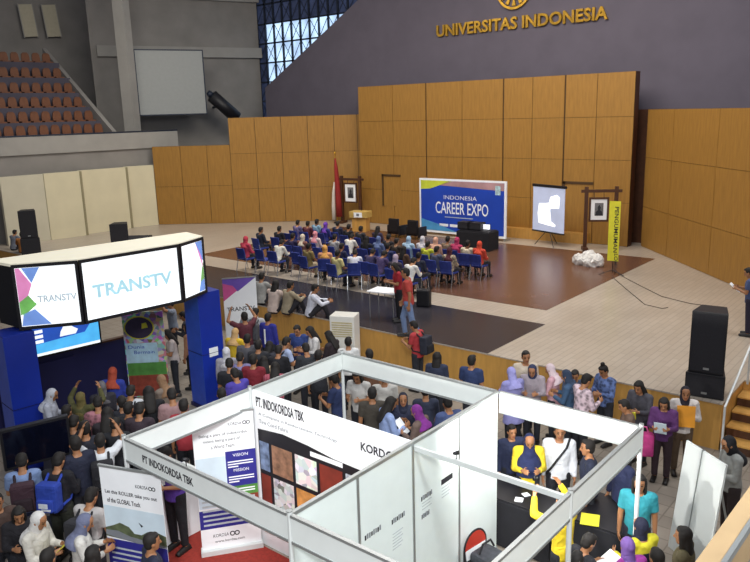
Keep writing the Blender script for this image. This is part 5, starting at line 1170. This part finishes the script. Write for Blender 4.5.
MB().box((-.19, -.1, 0), (.19, .1, .44)).build('bag_body', mat('pink_cloth', '#b8387c', .8, noise=.2, nscale=10), pb, bevel=.045); MB().box((-.13, -.125, .05), (.13, -.09, .2)).build('front_pocket', mat('light_pink_cloth', '#cf5a98', .8, noise=.2, nscale=14), pb, bevel=.02); MB().path([(-.1, 0, .42), (-.05, 0, .56), (.05, 0, .56), (.1, 0, .42)], .016).build('handle', M['pink_print'], pb)
r = crowd('D10', 686, 387, 'woman in black head scarf and white shirt clasping orange folder', 'cross', 205, 'hijab', '#1a1826', 'long', '#d6cfca', 'trousers', '#5f4c3a', s=.97)
q = MB().box((-.15, -.012, -.19), (.15, .012, .19)).build('folder', mat('orange_folder', '#d08a1e', .6, noise=.1)); q.matrix_world = r[1] @ Matrix.Translation((0, .26, 1.22)) @ Matrix.Rotation(.12, 4, 'X'); tag(q, 'orange folder clasped against the white shirt', 'folder')
crowd('D11', 622, 400, 'person in brown patterned top between bun and long hair', 'hold', 120, 'hair', None, 'long', '#6b5548', s=.93)
# right booth
crowd('E1', 530, 436, 'woman in navy head scarf and yellow jacket behind the table', 'hold', 215, 'veil', '#1d2750', 'long', '#dcc22a', s=.97)
r = crowd('E2', 560, 424, 'man in white shirt with dark sling strap in the right booth', 'stand', 210, top='long', tcol='#d3d6dc', bcol='#1b1c24', s=1.02)
st_ = MB().path([(-.15, .02, 1.46), (-.1, .125, 1.36), (.02, .165, 1.2), (.13, .15, 1.02), (.19, .05, .9)], .018, 6).build('sling_strap', M['black'], r[0])
crowd('E3', 588, 440, 'man in dark navy shirt beside the white shirt and strap', 'stand', 120, tcol='#20263c', s=1.0)
crowd('E3b', 512, 425, 'dark figure in navy jacket at the inner booth wall', 'stand', 230, top='long', tcol='#222a48', s=.98)
crowd('E4', 563, 497, 'person in bright yellow jacket behind the right fascia', 'raise', 75, top='long', tcol='#e0c524', bcol='#1f2028', hair='hair', s=.95)
crowd('E5', 640, 475, 'woman in teal shirt with long hair standing at the black table', 'stand', 200, 'long', None, 'short', '#2f93a0', 'trousers', '#2b2c3a', s=.98)
crowd('E6', 640, 517, 'woman in navy head scarf and yellow blouse at the table', 'sit', 60, 'veil', '#181c34', 'long', '#d9cf2e', s=1.0)
crowd('E7', 627, 537, 'woman in purple head scarf and magenta blouse at the table', 'sit', 50, 'hijab', '#6d4f94', 'long', '#a03a98', s=.98)
crowd('E8', 684, 527, 'woman with long black hair and olive jacket before white board', 'stand', 95, 'long', None, 'long', '#5a5238', s=.95)
crowd('E9', 657, 549, 'dark haired person at the bottom edge right of the yellow blouse', 'stand', 60, tcol='#c9c1c4', s=.93)
r = crowd('E10', 592, 534, 'dark haired person in black top reading white paper, bottom', 'hold', 330, top='long', tcol='#1b1b22', s=.9); held(r, 'white paper read by the person in black, bottom right booth', off_=(0, .1, .05), tilt=-60)
crowd('E11', 622, 448, 'person in dark indigo shirt behind the teal woman', 'stand', 150, 'long', None, 'long', '#232a4c', s=.95)
crowd('E13', 577, 552, 'dark haired person at the bottom edge under right fascia', 'stand', 20, tcol='#22232c', s=.93)
crowd('E12', 726, 437, 'woman in black head scarf and grey shirt behind the white board', 'hold', 130, 'hijab', '#16151b', 'long', '#a3a49f', bcol='#3b3030', s=1.0)
def stool(who, label):
    p = who[1].translation; t = empty('stool', (p.x, p.y, 0), label, 'stool')
    MB().tube((0, 0, .38), (0, 0, .42), .17, .17, 18).build('seat', M['black'], t)
    for a in range(4): c_, s_ = math.cos(a*math.pi/2+.8), math.sin(a*math.pi/2+.8); MB().tube((c_*.12, s_*.12, .38), (c_*.17, s_*.17, 0), .013).build('leg', M['chrome'], t)
stool(BS['E6'], 'black stool under the woman in yellow blouse'); stool(BS['E7'], 'black stool under the woman in magenta blouse')
held(BS['D8'], 'yellow pouch held by the woman in black cardigan', 'yellow_print', 'pouch', .24, .14, 'pouch', off_=(0, .08, -.05), tilt=-10, t_=.04)
# more of the dense crowd
for i, (x, y, ps, fc, hr, hc, tp, tc, lab) in enumerate((
 (66, 405, 'stand', 30, 'hair', None, 'long', '#1d1f2b', 'person in black jacket between the pale coat and the olive scarf'),
 (107, 407, 'hold', 50, 'long', None, 'long', '#2a2329', 'long haired person in dark brown top left of the white shirt'),
 (121, 396, 'stand', 70, 'hair', None, 'short', '#20222c', 'dark haired person touching the white shirt with navy backpack'),
 (140, 402, 'hold', 40, 'hair', None, 'short', '#332730', 'dark haired person in plum shirt just above the left fascia'),
 (214, 404, 'stand', 60, 'hair', None, 'short', '#1f2029', 'dark haired person right under the blue column'),
 (181, 312, 'hold', 130, 'hair', None, 'long', '#2d2e38', 'person in dark jacket left of the tan coat'),
 (165, 330, 'hold', 150, 'long', None, 'short', '#c7bcb8', 'long haired person in white shirt right of the poster stand'),
 (258, 340, 'stand', 30, 'hair', None, 'short', '#2a2b31', 'dark haired person between grey backpack and light blue shirt'),
 (318, 350, 'stand', 40, 'hair', None, 'short', '#23242b', 'dark haired person low at the back corner of the fascia'),
 (270, 341, 'hold', 20, 'long', None, 'long', '#231f27', 'long haired person in black below the royal blue jacket'),
 (575, 371, 'hold', 200, 'hair', None, 'short', '#4e5a72', 'short haired person in steel blue shirt, right of teal scarf'),
)): crowd('F%d' % i, x, y, lab, ps, fc, hr, hc, tp, tc, s=.97)
